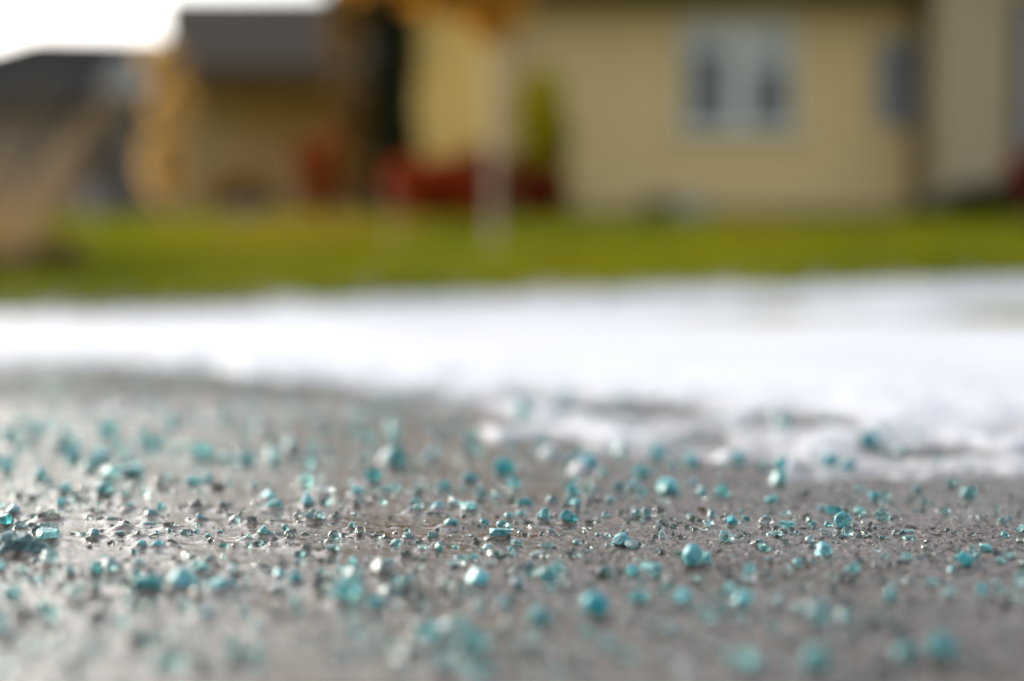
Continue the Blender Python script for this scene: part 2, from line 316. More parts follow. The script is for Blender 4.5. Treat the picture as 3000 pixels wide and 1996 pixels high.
recs.sort(key=lambda r: (-((r['x'], r['y']) in LANDMARK), -r['w'] * r['h']))
extra = recs[300:]; recs = recs[:300]
def sector(r, l):
    dx, dy = r['x'] - l[0], r['y'] - l[1]
    if abs(dx) >= abs(dy): return ('right of' if dx > 0 else 'left of'), math.hypot(dx, dy)
    return ('in front of' if dy > 0 else 'behind'), math.hypot(dx, dy)
lab_index = {}
for lk in LANDMARK:
    for r in recs:
        if (r['x'], r['y']) == lk: continue
        s, d = sector(r, lk); lab_index.setdefault((lk, s, r['t']), []).append((d, id(r)))
for v in lab_index.values(): v.sort()
for r in recs:
    k = (r['x'], r['y'])
    if k in LANDMARK: r['label'] = LANDMARK[k][0]; continue
    best = None
    for lk in LANDMARK:
        s, d = sector(r, lk)
        rank = [i for _, i in lab_index[(lk, s, r['t'])]].index(id(r))
        cost = d + 130 * rank
        if rank < len(ORD) and (best is None or cost < best[0]): best = (cost, lk, s, rank)
    _, lk, s, rank = best
    r['label'] = f"{ORD[rank]}{COLW[r['t']]} grain {s} {LANDMARK[lk][1]}, {FORMW[r['f']]}"

def snow_t(X, Y):
    """snow depth in metres at ground points (negative: bare)"""
    n1 = fbm(X * 6.0, Y * 3.2, 4); n2 = fbm(X * 26.0 + 5, Y * 13.0, 3); n3 = fbm(X * 95.0, Y * 45.0 + 9, 3)
    px = 1500 + X / Y * 5000.0
    ye = np.interp(px, EX, EY); de = 329.0 / (ye - 870.0)      # where the snow margin lies
    ye0 = np.interp(px, EX, EY0); d0 = 329.0 / (ye0 - 870.0)   # where it closes up
    s = (Y - de) / np.maximum(d0 - de, 0.15)
    t = 0.0034 * np.clip(s, 0, 2.0) + 0.022 * np.clip(s, -1.2, 0) + (0.0072 * n1 + 0.0045 * n2 + 0.0020 * n3) * np.clip(1.25 - 0.5 * s, 0.10, 1.1) * np.clip(Y, .5, 1.4)
    t = t + 0.0008 * np.clip(s - 1.2, 0, 1.5)
    # bare holes
    for hx, hy, hw, hh, dep in HOLES:
        hd = 329.0 / (hy - 870.0); hxw = (hx - 1500) / 5000.0 * hd
        q = ((X - hxw) / (hw / 5000.0 * hd)) ** 2 + ((Y - hd) / (hh)) ** 2
        t = t - dep * np.exp(-q)
    # thin scraps of snow lying out on the bare concrete
    for hx, hy, hw, hh in SCRAPS:
        hd = 329.0 / (hy - 870.0); hxw = (hx - 1500) / 5000.0 * hd
        q = ((X - hxw) / (hw / 5000.0 * hd)) ** 2 + ((Y - hd) / (hh)) ** 2
        t = np.maximum(t, 0.009 * np.exp(-q) - 0.0045 + 0.003 * n2)
    return t
EX = [-3000, 0, 640, 890, 1146, 1330, 1420, 1470, 1600, 2040, 2165, 2420, 2700, 3000, 6000]
EY = [1075, 1083, 1081, 1130, 1176, 1204, 1262, 1300, 1335, 1350, 1372, 1392, 1402, 1390, 1390]
EY0 = [1050, 1058, 1058, 1085, 1120, 1140, 1160, 1175, 1185, 1195, 1210, 1230, 1240, 1230, 1230]
HOLES = [(2350, 1238, 90, 0.045, 0.02), (1925, 1206, 95, 0.05, 0.018), (1590, 1306, 90, 0.025, 0.012), (2690, 1330, 110, 0.02, 0.012), (1460, 1240, 60, 0.04, 0.01), (2320, 1370, 50, 0.015, 0.012)]
SCRAPS = [(373, 1200, 34, 0.035), (1610, 1335, 45, 0.014), (2130, 1352, 50, 0.014), (1700, 1380, 42, 0.010), (1130, 1355, 30, 0.01), (2310, 1385, 40, 0.012)]

def ico(sub):
    bm = bmesh.new(); bmesh.ops.create_icosphere(bm, subdivisions=sub, radius=1.0)
    v = np.array([p.co[:] for p in bm.verts]); f = np.array([[q.index for q in p.verts] for p in bm.faces]); bm.free(); return v, f
ICO = {2: ico(2), 3: ico(3), 4: ico(4), 5: ico(5)}

def crystal_geo(w, h, form, sub, seed, smooth=False):
    g = np.random.default_rng(seed); v, f = ICO[sub]; v = v.copy()
    if form == 'p':
        z = (v[:, 2] + 1) / 2; sc = 1.15 - 0.8 * z; v[:, 0] = v[:, 0] * sc + (z - .5) * g.uniform(-.3, .3); v[:, 1] *= sc
    if form == 'f':
        z = (v[:, 2] + 1) / 2; v[:, 1] *= 0.45; v[:, 0] = v[:, 0] * (1.1 - 0.75 * z) + z * g.uniform(-.25, .45)
    if form == 'l':
        for _ in range(4):
            c = g.normal(size=3); c /= np.linalg.norm(c); d = v @ c; v += np.outer(np.exp(-((d - 1) ** 2) * 6) * g.uniform(.05, .4), c)
    npl = {'e': 10, 's': 11, 'p': 9, 'b': 12, 'f': 8, 'l': 12}[form]
    lo, hi = {'e': (.54, .84), 's': (.5, .8), 'p': (.42, .72), 'b': (.55, .78), 'f': (.45, .75), 'l': (.5, .8)}[form]
    if smooth and form == 'e': lo, hi, npl = .72, .92, 7
    ns = g.normal(size=(npl, 3)); ns /= np.linalg.norm(ns, axis=1)[:, None]
    if form == 'b':
        q, _ = np.linalg.qr(g.normal(size=(3, 3))); ns[:3] = q.T; ns[3:6] = -q.T
    if form == 's': ns[0] = (g.uniform(-.15, .15), g.uniform(-.15, .15), 1); ns[0] /= np.linalg.norm(ns[0])
    ofs = g.uniform(lo, hi, npl)
    if form == 's': ofs[0] = .35
    for n, o in zip(ns, ofs):
        e = np.maximum(v @ n - o, 0); v -= np.outer(e * 0.96, n)
        r = v - np.outer(v @ n, n); bowl = np.clip(1 - (r ** 2).sum(1) * 1.6, 0, 1)     # shell-like scoop of a broken face
        v -= np.outer((e > 0) * bowl * g.uniform(0, .10), n)
    amp = {'e': .09, 's': .09, 'p': .11, 'b': .08, 'f': .08, 'l': .13}[form]
    of = Vector(g.uniform(-50, 50, 3))
    dsp = np.array([mnoise.noise(Vector(p) * 2.1 + of) + 0.5 * mnoise.noise(Vector(p) * 5.3 + of) + (0.22 * mnoise.noise(Vector(p) * 13.0 + of) if sub > 3 else 0) for p in v])
    v *= (1 + amp * dsp)[:, None]
    lo_, hi_ = v.min(0), v.max(0); v = (v - (lo_ + hi_) / 2) / (hi_ - lo_)
    dep = w * g.uniform(.75, 1.0) * (0.5 if form == 'f' else 1)
    v *= np.array([w, dep, h * 1.08]); v[:, 2] += h * 0.42
    return v, f

def place(r):
    p = on_ground(r['x'], r['y']); z = 0.0
    if r['y'] < 1420:
        z = max(0.0, float(snow_t(np.array([p.x]), np.array([p.y]))[0]) * 0.9)
        if z > 0: p = on_ground(r['x'], r['y'], z)
    w = r['w'] * p.y / 5000.0; h = r['h'] * p.y / 5000.0
    k = (1.12 if r['t'] in 'TAP' else 1.05) * (1.25 if r['y'] < 1410 else (1.1 if r['y'] > 1700 or r['y'] < 1470 else 1.0))
    w *= k; h *= k; y = p.y + 0.38 * w; x = p.x * y / p.y
    r.update(wx=x, wy=y, wz=z, wm=w, hm=h)
for i, r in enumerate(recs):
    place(r)
    sub = 5 if abs(r['y'] - 1580) < 50 and r['w'] >= 30 else (4 if abs(r['y'] - 1590) < 110 else 3)
    v, f = crystal_geo(r['wm'], r['hm'], r['f'], sub, 1000 + i, (r['x'], r['y']) in LANDMARK)
    o = link('salt_crystal', np_mesh('salt_crystal', v, f, True, 20 if r['f'] in 'bpsf' else 26), SALT[r['t']])
    o.location = (r['wx'], r['wy'], r['wz']); r['o'] = o
    tag(o, r['label'], 'salt crystal', 'ice melt salt strewn over wet concrete')
for r in extra: place(r)
# props: grains resting on others
for r in recs:
    if (r['x'], r['y']) == (2462, 1558): r['o'].location.z += 0.0012; r['o'].rotation_euler = (0, R(20), 0)

# crusty lump of salt at the edge
def crust():
    g = np.random.default_rng(5); p = on_ground(44, 1634); vs = []; fs = []; b = 0
    for k in range(60):
        s = g.uniform(.0012, .0034); v, f = ICO[3]; v = v.copy()
        for _ in range(7):
            n = g.normal(size=3); n /= np.linalg.norm(n); e = np.maximum(v @ n - g.uniform(.5, .8), 0); v -= np.outer(e, n)
        a, q = g.uniform(0, 2 * np.pi), g.uniform(0, 1) ** .6
        c = np.array([q * .0058 * math.cos(a), q * .0045 * math.sin(a), .0044 * (1 - q * q) * g.uniform(.55, 1) + .0005])
        vs.append(v * s * np.array([1, 1, .8]) + c); fs.append(f + b); b += len(v)
    o = link('salt_lump', np_mesh('salt_lump', np.concatenate(vs), np.concatenate(fs), True, 25), SALT['C'])
    o.location = (p.x, p.y + .003, 0)
    tag(o, 'crusty frosted lump of many fused salt grains beside the leaning aqua chunk', 'salt lump')
    return p.x, p.y + .003
CR = crust()

# leaf scraps
M['leaf_brown'] = noisy('leaf_brown', (0.10, 0.045, 0.012), (0.20, 0.10, 0.03), 300, 0.5)
M['leaf_green'] = noisy('leaf_green', (0.03, 0.10, 0.02), (0.06, 0.17, 0.03), 300, 0.5)
def scrap(px, py, w, h, m, label, seed):
    g = np.random.default_rng(seed); p = on_ground(px, py); wm = w * p.y / 5000; hm = h * p.y / 5000
    nr = 7; u = np.linspace(-1, 1, nr); X, Y = np.meshgrid(u, u)
    wid = np.sqrt(np.clip(1 - X ** 2, 0.02, 1)); Z = 0.5 + 0.5 * np.cos(X * 2.2 + g.uniform(-1, 1)) * .6 + .4 * Y * Y * wid
    top = np.stack([X * wm / 2, Y * wid * wm * .4, Z * hm * .85], -1).reshape(-1, 3); bot = top - np.array([0, 0, wm * .05])
    f = grid_faces(nr, nr); v = np.concatenate([top, bot]); n = nr * nr
    i = np.arange(n).reshape(nr, nr); rim = np.concatenate([i[0, :], i[1:, -1], i[-1, -2::-1], i[-2:0:-1, 0]])
    side = np.stack([rim, np.roll(rim, -1), np.roll(rim, -1) + n, rim + n], -1)
    o = link('leaf_scrap', np_mesh('leaf_scrap', v, np.concatenate([f, f[:, ::-1] + n, side])), m)
    o.location = (p.x, p.y + wm * .4, 0.0004); o.rotation_euler = (0, 0, g.uniform(-.6, .6))
    tag(o, label, 'leaf scrap', 'leaf scraps among the salt')
scrap(2057, 1512, 26, 22, M['leaf_brown'], 'wet brown leaf scrap, the largest, behind the sharp band of grains', 1)
scrap(1803, 1736, 20, 22, M['leaf_green'], 'tiny green leaf scrap behind the blurred turquoise dome', 2)
scrap(2372, 1679, 17, 18, M['leaf_brown'], 'small upright brown scrap alone on bare concrete', 3)
scrap(2258, 1668, 17, 18, M['leaf_brown'], 'small brown scrap just behind a grey grain', 4)
scrap(635, 1686, 13, 10, M['leaf_brown'], 'tiny orange-brown scrap between blurred teal grains', 5)

# ------------------------------------------------------------------ pavement
def pavement():
    ys = [-8.0, -2.0, -0.5, 0.05]
    y = 0.18
    while y < 6.2:
        ys.append(y)
        y += 0.0011 if y < 0.40 else (0.0006 if y < 0.56 else (0.0011 if y < 0.8 else 0.0011 * (y / 0.8) ** 2))
    ys = np.array(ys)
    inner = np.linspace(-0.46, 0.46, 1600); out = 0.46 * (1.16 ** np.arange(1, 24))
    us = np.concatenate([-out[::-1], inner, out])
    wid = np.maximum(ys, 0.3)
    X = us[None, :] * wid[:, None]; Y = np.repeat(ys[:, None], len(us), 1)
    px = 1500 + X / np.maximum(Y, .2) * 5000
    soft = fbm(X * 9, Y * 9, 3)
    wet = np.clip(0.95 - sstep(700, 2300, px) * 0.85 + 0.5 * soft, 0, 1)
    wet0 = wet; dry = sstep(0.75, 1.25, Y); wet = wet * (1 - dry)
    coarse = pn(X * 200, Y * 160); mid = pn(X * 400 + 3, Y * 260); fine = pn(X * 1500, Y * 1200 + 8)
    pit = np.clip(-pn(X * 900 + 40, Y * 620) - 0.12, 0, 1) * (1 - wet)
    broom = pn(X * 70 + 0.6 * pn(X * 30, Y * 60), Y * 300) + 0.6 * pn(X * 150 + 9, Y * 420)
    rough = 0.00030 * coarse + 0.00068 * mid + 0.00030 * fine + 0.00062 * broom - 0.0018 * pit
    film = np.zeros_like(X); men = np.zeros_like(X)
    for r in recs + extra + [dict(wx=CR[0], wy=CR[1], wm=.013, hm=.007, x=44)]:
        if r['wy'] > 1.2: continue
        lam = 0.0016 if r['wm'] < 0.004 else 0.0022; rad = r['wm'] * 0.5
        rows = np.where(np.abs(ys - r['wy']) < rad + 0.016)[0]
        if len(rows) == 0: continue
        a, b = rows[0], rows[-1] + 1
        dx = X[a:b] - r['wx']; dy = Y[a:b] - r['wy']
        d = np.maximum(np.sqrt(dx * dx + dy * dy) - rad * 0.92, 0)
        wl = np.clip(wet[a:b] + 0.25, 0, 1)
        hgt = min(0.33 * r['hm'], 0.0014)
        men[a:b] = np.maximum(men[a:b], hgt * np.exp(-d / lam) * wl)
        film[a:b] = np.maximum(film[a:b], np.clip(1.25 * np.exp(-d / 0.0034), 0, 1) * wl)
    amp = (1.0 - 0.80 * wet) * (1 - 0.93 * film)
    Z = rough * amp + men + 0.0007 * pn(X * 22, Y * 22) + 0.0012 * pn(X * 5, Y * 5)
    near = sstep(5.5, 3.0, np.abs(Y)); Z *= near
    Z[Y < 0.1] = 0
    v = np.stack([X, Y, Z], -1).reshape(-1, 3)
    me = np_mesh('pavement', v, grid_faces(len(ys), len(us)))
    for nm, arr in (('film', film), ('wet', wet0 * (1 - dry) - 0.95 * dry)):
        at_ = me.attributes.new(nm, 'FLOAT', 'POINT'); at_.data.foreach_set('value', arr.ravel().astype(np.float32))
    o = link('pavement', me, M['concrete'])
    tag(o, 'wet grey concrete pavement with a thin film of water', 'pavement', kind='structure')
pavement()

# fine grit: crumbs too many to count
def grit():
    g = np.random.default_rng(3); v0, f0 = ico(1); vs = []; fs = []; b = 0
    sp = np.array([(r['wx'], r['wy']) for r in recs if .3 < r['wy'] < 1.2])
    for k in range(4200):
        d = math.exp(g.uniform(math.log(.29), math.log(1.15))); x = g.uniform(-.33, .33) * d
        px_ = x / d * 5000
        if k % 2:
            q = sp[g.integers(len(sp))]; x = q[0] + g.normal(0, .006); d = q[1] + g.normal(0, .008)
        elif g.uniform() > 0.75 - 0.0002 * px_: continue
        s = 0.00020 + 0.0011 * g.uniform() ** 3.0
        v = v0 * (1 + g.uniform(-.3, .3, (len(v0), 1))) * s * np.array([g.uniform(.7, 1.3), g.uniform(.7, 1.3), g.uniform(.6, 1)])
        vs.append(v + np.array([x, d, s * .4])); fs.append(f0 + b); b += len(v0)
    o = link('salt_grit', np_mesh('salt_grit', np.concatenate(vs), np.concatenate(fs), False), SALT['G'])
    tag(o, 'fine crumbs of grey salt scattered over the wet concrete', 'grit', kind='stuff')
grit()
def crumbs():
    g = np.random.default_rng(14); v0, f0 = ICO[2]; vs = []; fs = []; mi = []; b = 0
    sp = [r for r in recs if r['wy'] < 1.5]
    for k in range(2500):
        d = math.exp(g.uniform(math.log(.30), math.log(1.9))); x = g.uniform(-.33, .33) * d
        if k % 3 == 0:
            q = sp[g.integers(len(sp))]; x = q['wx'] + g.normal(0, .010); d = q['wy'] + g.normal(0, .014)
        px = 1500 + x / d * 5000
        if g.uniform() > 0.95 - 0.00022 * px: continue
        if float(snow_t(np.array([x]), np.array([d]))[0]) > -0.001 and d > .6: continue
        s = g.uniform(.0006, .0012) + 0.0010 * g.uniform() ** 3 + 0.0006 * sstep(.6, 1.4, d)
        v = v0.copy()
        for _ in range(6):
            n = g.normal(size=3); n /= np.linalg.norm(n); v -= np.outer(np.maximum(v @ n - g.uniform(.5, .8), 0), n)
        v = v * s * np.array([g.uniform(.8, 1.2), 1, g.uniform(.55, .95)]); v[:, 2] -= v[:, 2].min() + .0001
        vs.append(v + np.array([x, d, 0])); fs.append(f0 + b); b += len(v0)
        mi += [int(g.choice(4, p=[.43, .26, .23, .08]))] * len(f0)
    for k in range(900):          # the scatter farther back, running up to the snow
        d = g.uniform(.66, 1.75); x = g.uniform(-.34, .30) * d; px = 1500 + x / d * 5000
        if g.uniform() < 0.00028 * px: continue
        if float(snow_t(np.array([x]), np.array([d]))[0]) > 0.003: continue
        s = g.uniform(.0014, .0030) * (.8 + .3 * d); v = v0.copy()
        for _ in range(7):
            n = g.normal(size=3); n /= np.linalg.norm(n); v -= np.outer(np.maximum(v @ n - g.uniform(.5, .78), 0), n)
        v = v * s * np.array([g.uniform(.8, 1.25), 1, g.uniform(.6, .95)]); v[:, 2] -= v[:, 2].min() + .0001
        vs.append(v + np.array([x, d, 0])); fs.append(f0 + b); b += len(v0); mi += [int(g.choice(6, p=[.05, .10, .44, .06, .02, .33]))] * len(f0)
    for i, r in enumerate(extra):
        v, f = crystal_geo(r['wm'], r['hm'], r['f'], 4, 3000 + i); vs.append(v + np.array([r['wx'], r['wy'], r['wz']])); fs.append(f + b); b += len(v)
        mi += ['GCTPWA'.index(r['t'])] * len(f)
    me = np_mesh('salt_crumbs', np.concatenate(vs), np.concatenate(fs), True, 25)
    o = link('salt_crumbs', me, SALT['G'])
    for t in 'CTPWA': me.materials.append(SALT[t])
    me.polygons.foreach_set('material_index', np.array(mi, dtype=np.int32)[:len(me.polygons)])
    tag(o, 'countless small chips of grey and teal salt between the larger crystals', 'salt crumbs', kind='stuff')
crumbs()

# ------------------------------------------------------------------ terrain, snow, grass
def terrain_z(X, Y):
    base = np.interp(Y, [-100, 4.4, 5.2, 19, 26, 40, 60, 700], [-0.03, -0.03, 0.045, 0.90, 1.30, 1.95, 2.2, 2.2])
    return base + 0.012 * fbm(X * 0.9, Y * 0.9, 3) * sstep(4.4, 6.5, Y)
def sheet(name, m, ys, xs, zf, **kw):
    Y, X = np.meshgrid(np.array(ys), np.array(xs), indexing='ij'); Z = zf(X, Y)
    o = link(name, np_mesh(name, np.stack([X, Y, Z], -1).reshape(-1, 3), grid_faces(len(ys), len(xs))), m)
    return tag(o, **kw)
def lawn_material():
    m, nt, b = mat('lawn'); L = nt.links
    tc = node(nt, 'ShaderNodeTexCoord')
    mpl = node(nt, 'ShaderNodeMapping'); mpl.inputs['Scale'].default_value = (1, 0.3, 1); L.new(tc.outputs['Object'], mpl.inputs[0]); n = node(nt, 'ShaderNodeTexNoise', Scale=0.75, Detail=3.0); L.new(mpl.outputs[0], n.inputs['Vector'])
    n2 = node(nt, 'ShaderNodeTexNoise', Scale=30.0, Detail=4.0); L.new(tc.outputs['Object'], n2.inputs['Vector'])
    mm = node(nt, 'ShaderNodeMath', operation='MULTIPLY_ADD'); mm.inputs[1].default_value = 0.35; L.new(n2.outputs['Fac'], mm.inputs[0]); L.new(n.outputs['Fac'], mm.inputs[2])
    r = ramp(nt, [(0.46, (0.065, 0.082, 0.001)), (0.62, (0.155, 0.168, 0.001)), (0.80, (0.29, 0.24, 0.003))]); L.new(mm.outputs[0], r.inputs[0]); L.new(r.outputs[0], b.inputs['Base Color'])
    b.inputs['Roughness'].default_value = 1.0; b.inputs['Specular IOR Level'].default_value = 0.0
    return m
M['lawn'] = lawn_material()
ty = list(np.linspace(4.3, 9, 60)) + list(np.linspace(9.2, 30, 60)) + [34, 40, 50, 60, 90, 150, 300, 700]
tx = [-500, -200, -100, -60, -40, -30, -24] + list(np.linspace(-20, 20, 161)) + [24, 30, 40, 60, 100, 200, 500]
sheet('lawn', M['lawn'], ty, tx, terrain_z, label='green lawn sloping up to the houses', cat='lawn', kind='structure')
M['soil'] = noisy('soil', (0.10, 0.07, 0.045), (0.2, 0.15, 0.09), 14, 0.9)

def snow_edge(X): return 6.95 + 0.50 * X
def snow_material():
    m, nt, b = mat('snow'); L = nt.links
    tc = node(nt, 'ShaderNodeTexCoord'); n = node(nt, 'ShaderNodeTexNoise', Scale=180.0, Detail=5.0); L.new(tc.outputs['Object'], n.inputs['Vector'])
    r = ramp(nt, [(0.3, (0.56, 0.58, 0.62)), (0.7, (0.66, 0.68, 0.715))]); L.new(n.outputs['Fac'], r.inputs[0]); big = node(nt, 'ShaderNodeTexNoise', Scale=2.2, Detail=6.0); L.new(tc.outputs['Object'], big.inputs['Vector'])
    rb = ramp(nt, [(0.35, (0.78, 0.79, 0.82)), (0.6, (1, 1, 1))]); L.new(big.outputs['Fac'], rb.inputs[0])
    mu = node(nt, 'ShaderNodeMix', data_type='RGBA', blend_type='MULTIPLY'); mu.inputs['Factor'].default_value = 1.0; L.new(r.outputs[0], mu.inputs['A']); L.new(rb.outputs[0], mu.inputs['B'])
    th = node(nt, 'ShaderNodeAttribute', attribute_name='thick'); tm = node(nt, 'ShaderNodeMapRange'); tm.inputs['From Min'].default_value = 0.0005; tm.inputs['From Max'].default_value = 0.0042; L.new(th.outputs['Fac'], tm.inputs['Value'])
    sl_ = node(nt, 'ShaderNodeMix', data_type='RGBA'); sl_.inputs['A'].default_value = (0.27, 0.27, 0.28, 1); L.new(tm.outputs[0], sl_.inputs['Factor']); L.new(mu.outputs['Result'], sl_.inputs['B'])
    L.new(sl_.outputs['Result'], b.inputs['Base Color'])
    b.inputs['Subsurface Weight'].default_value = 0.6; b.inputs['Subsurface Radius'].default_value = (1, 1, 1); b.inputs['Subsurface Scale'].default_value = 0.004
    b.inputs['Roughness'].default_value = 0.6
    bp = node(nt, 'ShaderNodeBump', Strength=0.5, Distance=0.002); L.new(n.outputs['Fac'], bp.inputs['Height']); L.new(bp.outputs[0], b.inputs['Normal'])
    return m
M['snow'] = snow_material()
def snow():
    ys = []; y = 0.50
    while y < 11: ys.append(y); y += 0.002 * max(1, (y / 0.6)) ** 1.55
    ys = np.array(ys); inner = np.linspace(-0.36, 0.36, 620); out = 0.36 * (1.14 ** np.arange(1, 18)); us = np.concatenate([-out[::-1], inner, out])
    X = us[None] * ys[:, None]; Y = np.repeat(ys[:, None], len(us), 1)
    T = snow_t(X, Y)
    far = sstep(3.6, 4.5, Y)
    depth = 0.022 + 0.014 * fbm(X * 1.6, Y * 1.6, 3)
    T = T * (1 - far) + depth * far
    # bare strip where the concrete ends
    strip = np.exp(-((Y - 4.6 - 0.08 * np.sin(X * 2)) / 0.42) ** 2) * (0.25 + 0.75 * sstep(0.2, 1.2, X)) * (0.75 + 0.6 * fbm(X * 3, Y * 3, 2))
    T = T - 0.050 * strip
    T = T - 0.10 * sstep(-0.5, 0.35, Y - snow_edge(X) + 0.55 * fbm(X * 2.0, Y * 1.4, 3) + 0.6 * fbm(X * 8, Y * 2.2, 2))
    base = np.where(Y < 4.4, 0.0, np.maximum(terrain_z(X, np.maximum(Y, 4.4)), 0.0))
    Z = base + T
    v = np.stack([X, Y, Z], -1).reshape(-1, 3); f = grid_faces(len(ys), len(us))
    keep = (T.ravel()[f] > -0.004).any(1); f = f[keep]
    used = np.unique(f); re = np.full(len(v), -1); re[used] = np.arange(len(used))
    me = np_mesh('snow', v[used], re[f]); at_ = me.attributes.new('thick', 'FLOAT', 'POINT'); at_.data.foreach_set('value', T.ravel()[used].astype(np.float32))
    o = link('snow', me, M['snow'])
    tag(o, 'patchy melting white snow over the pavement and the lawn edge', 'snow', kind='stuff')
snow()
tag(MB().box(-6, 6, 4.30, 5.0, -0.05, 0.006).build('soil_strip', M['soil']), 'brown strip of bare soil between pavement and lawn', 'soil', kind='structure')

M['grass'] = leafy('grass_blades', (0.12, 0.135, 0.001), (0.25, 0.235, 0.003), 0.35)
def mottle(m):
    nt = m.node_tree; L = nt.links; tc = node(nt, 'ShaderNodeTexCoord'); mp = node(nt, 'ShaderNodeMapping'); mp.inputs['Scale'].default_value = (1, 0.3, 1); L.new(tc.outputs['Object'], mp.inputs[0])
    n = node(nt, 'ShaderNodeTexNoise', Scale=0.75, Detail=3.0); L.new(mp.outputs[0], n.inputs['Vector']); r = ramp(nt, [(0.36, (0.48, 0.58, 0.5)), (0.52, (0.95, 1, 0.8)), (0.68, (1.0, 0.86, 0.8))]); L.new(n.outputs['Fac'], r.inputs[0])
    c = nt.nodes['Color Ramp'].outputs[0]; mu = node(nt, 'ShaderNodeMix', data_type='RGBA', blend_type='MULTIPLY'); mu.inputs['Factor'].default_value = 1.0
    to = [l.to_socket for l in c.links]; L.new(c, mu.inputs['A']); L.new(r.outputs[0], mu.inputs['B'])
    for t in to: L.new(mu.outputs['Result'], t)
mottle(M['grass'])
def grass():
    g = np.random.default_rng(8); n = 60000
    x = g.uniform(-1, 1, n); y = np.concatenate([g.uniform(-1.3, 1.2, n // 2), g.uniform(0.5, 12, n - n // 2)])
    y0 = 6.5; Y = y0 + y; X = x * (Y * 0.42); Y = Y + 0.42 * np.clip(X, -3.2, 3.2)
    ok = Y < 18.6; X, Y = X[ok], Y[ok]; n = len(X)
    cl = fbm(X * 5, Y * 5, 2); keep = (g.uniform(-.5, .5, n) < cl + 0.02 + 1.1 * sstep(-.2, .5, Y - snow_edge(X))); X, Y = X[keep], Y[keep]; n = len(X)
    Z = terrain_z(X, Y); a = g.uniform(0, np.pi, n); h = g.uniform(.05, .13, n) * (1 + .3 * sstep(2, 8, Y - 7)); wd = g.uniform(.003, .006, n)
    ex, ey = np.cos(a) * wd, np.sin(a) * wd; lx, ly = g.normal(0, .35, n) * h, g.normal(0, .35, n) * h
    p0 = np.stack([X - ex, Y - ey, Z - .01], -1); p1 = np.stack([X + ex, Y + ey, Z - .01], -1)
    p2 = np.stack([X + ex * .7 + lx * .4, Y + ey * .7 + ly * .4, Z + h * .6], -1); p3 = np.stack([X - ex * .7 + lx * .4, Y - ey * .7 + ly * .4, Z + h * .6], -1)
    p4 = np.stack([X + lx, Y + ly, Z + h], -1)
    v = np.stack([p0, p1, p2, p3, p4], 1).reshape(-1, 3); i = np.arange(n) * 5
    f = np.concatenate([np.stack([i, i + 1, i + 2], -1), np.stack([i, i + 2, i + 3], -1), np.stack([i + 3, i + 2, i + 4], -1)])
    o = link('grass', np_mesh('grass', v, f), M['grass'])
    tag(o, 'yellow-green grass poking through the far margin of the snow', 'grass', kind='stuff')
grass()

# ------------------------------------------------------------------ plants
def leaves(name, m, parent, pts, size, seed, flat=0.6):
    """many small leaf faces, one per point"""
    g = np.random.default_rng(seed); P = np.asarray(pts, float); n = len(P)
    q = parent; off = np.zeros(3)
    while q is not None: off += np.array(q.location); q = q.parent
    P = P - off
    a = g.normal(size=(n, 3)); a[:, 2] *= flat; a /= np.linalg.norm(a, axis=1)[:, None]
    b = np.cross(a, g.normal(size=(n, 3))); b /= np.linalg.norm(b, axis=1)[:, None]
    s = size * g.uniform(.6, 1.3, n)[:, None]
    v = np.stack([P - a * s, P + b * s * .42, P + a * s, P - b * s * .42], 1).reshape(-1, 3)
    i = np.arange(n) * 4
    return link(name, np_mesh(name, v, np.stack([i, i + 1, i + 2, i + 3], -1)), m, parent)
def blob(c, rx, ry, rz, n, seed, lumps=9, fill=.5):
    g = np.random.default_rng(seed); c = np.array(c); out = []
    cs = g.normal(size=(lumps, 3)); cs /= np.linalg.norm(cs, axis=1)[:, None]; cs *= g.uniform(.3, .72, lumps)[:, None]
    k = g.integers(0, lumps, n); d = g.normal(size=(n, 3)); d /= np.linalg.norm(d, axis=1)[:, None]
    p = cs[k] + d * (g.uniform(0, 1, n) ** fill * g.uniform(.3, .5, lumps)[k])[:, None]
    return c + p * np.array([rx, ry, rz])
def gz(x, y): return float(terrain_z(np.array([float(x)]), np.array([float(y)]))[0])

M['bark'] = noisy('bark_grey', (0.32, 0.235, 0.17), (0.50, 0.38, 0.29), 20, 0.85, bump=0.4, stretch=(1, 1, .2))
M['bark_dark'] = noisy('bark_dark', (0.05, 0.035, 0.02), (0.12, 0.08, 0.05), 16, 0.9, bump=0.4)
M['red'] = leafy('red_leaves', (0.25, 0.024, 0.002), (0.46, 0.070, 0.008))
M['dark_red'] = leafy('dark_red_leaves', (0.13, 0.010, 0.005), (0.30, 0.035, 0.015))
M['cypress'] = leafy('cypress_leaves', (0.006, 0.009, 0.002), (0.018, 0.026, 0.006), .1)
M['yellowgreen'] = leafy('yellow_green_leaves', (0.36, 0.31, 0.004), (0.60, 0.50, 0.012))
M['orange'] = leafy('orange_leaves', (0.50, 0.22, 0.02), (0.80, 0.44, 0.07), .55)
M['brown_leaf'] = leafy('dry_brown_leaves', (0.13, 0.075, 0.016), (0.28, 0.165, 0.045))
M['tan_leaf'] = leafy('tan_leaves', (0.58, 0.41, 0.16), (0.85, 0.64, 0.32), .45)
M['thatch'] = leafy('thatch', (0.045, 0.022, 0.008), (0.11, 0.06, 0.022), .1)
M['straw'] = leafy('straw', (0.24, 0.155, 0.075), (0.44, 0.31, 0.17))
M['frost_green'] = leafy('grey_green_leaves', (0.055, 0.07, 0.045), (0.13, 0.15, 0.11))

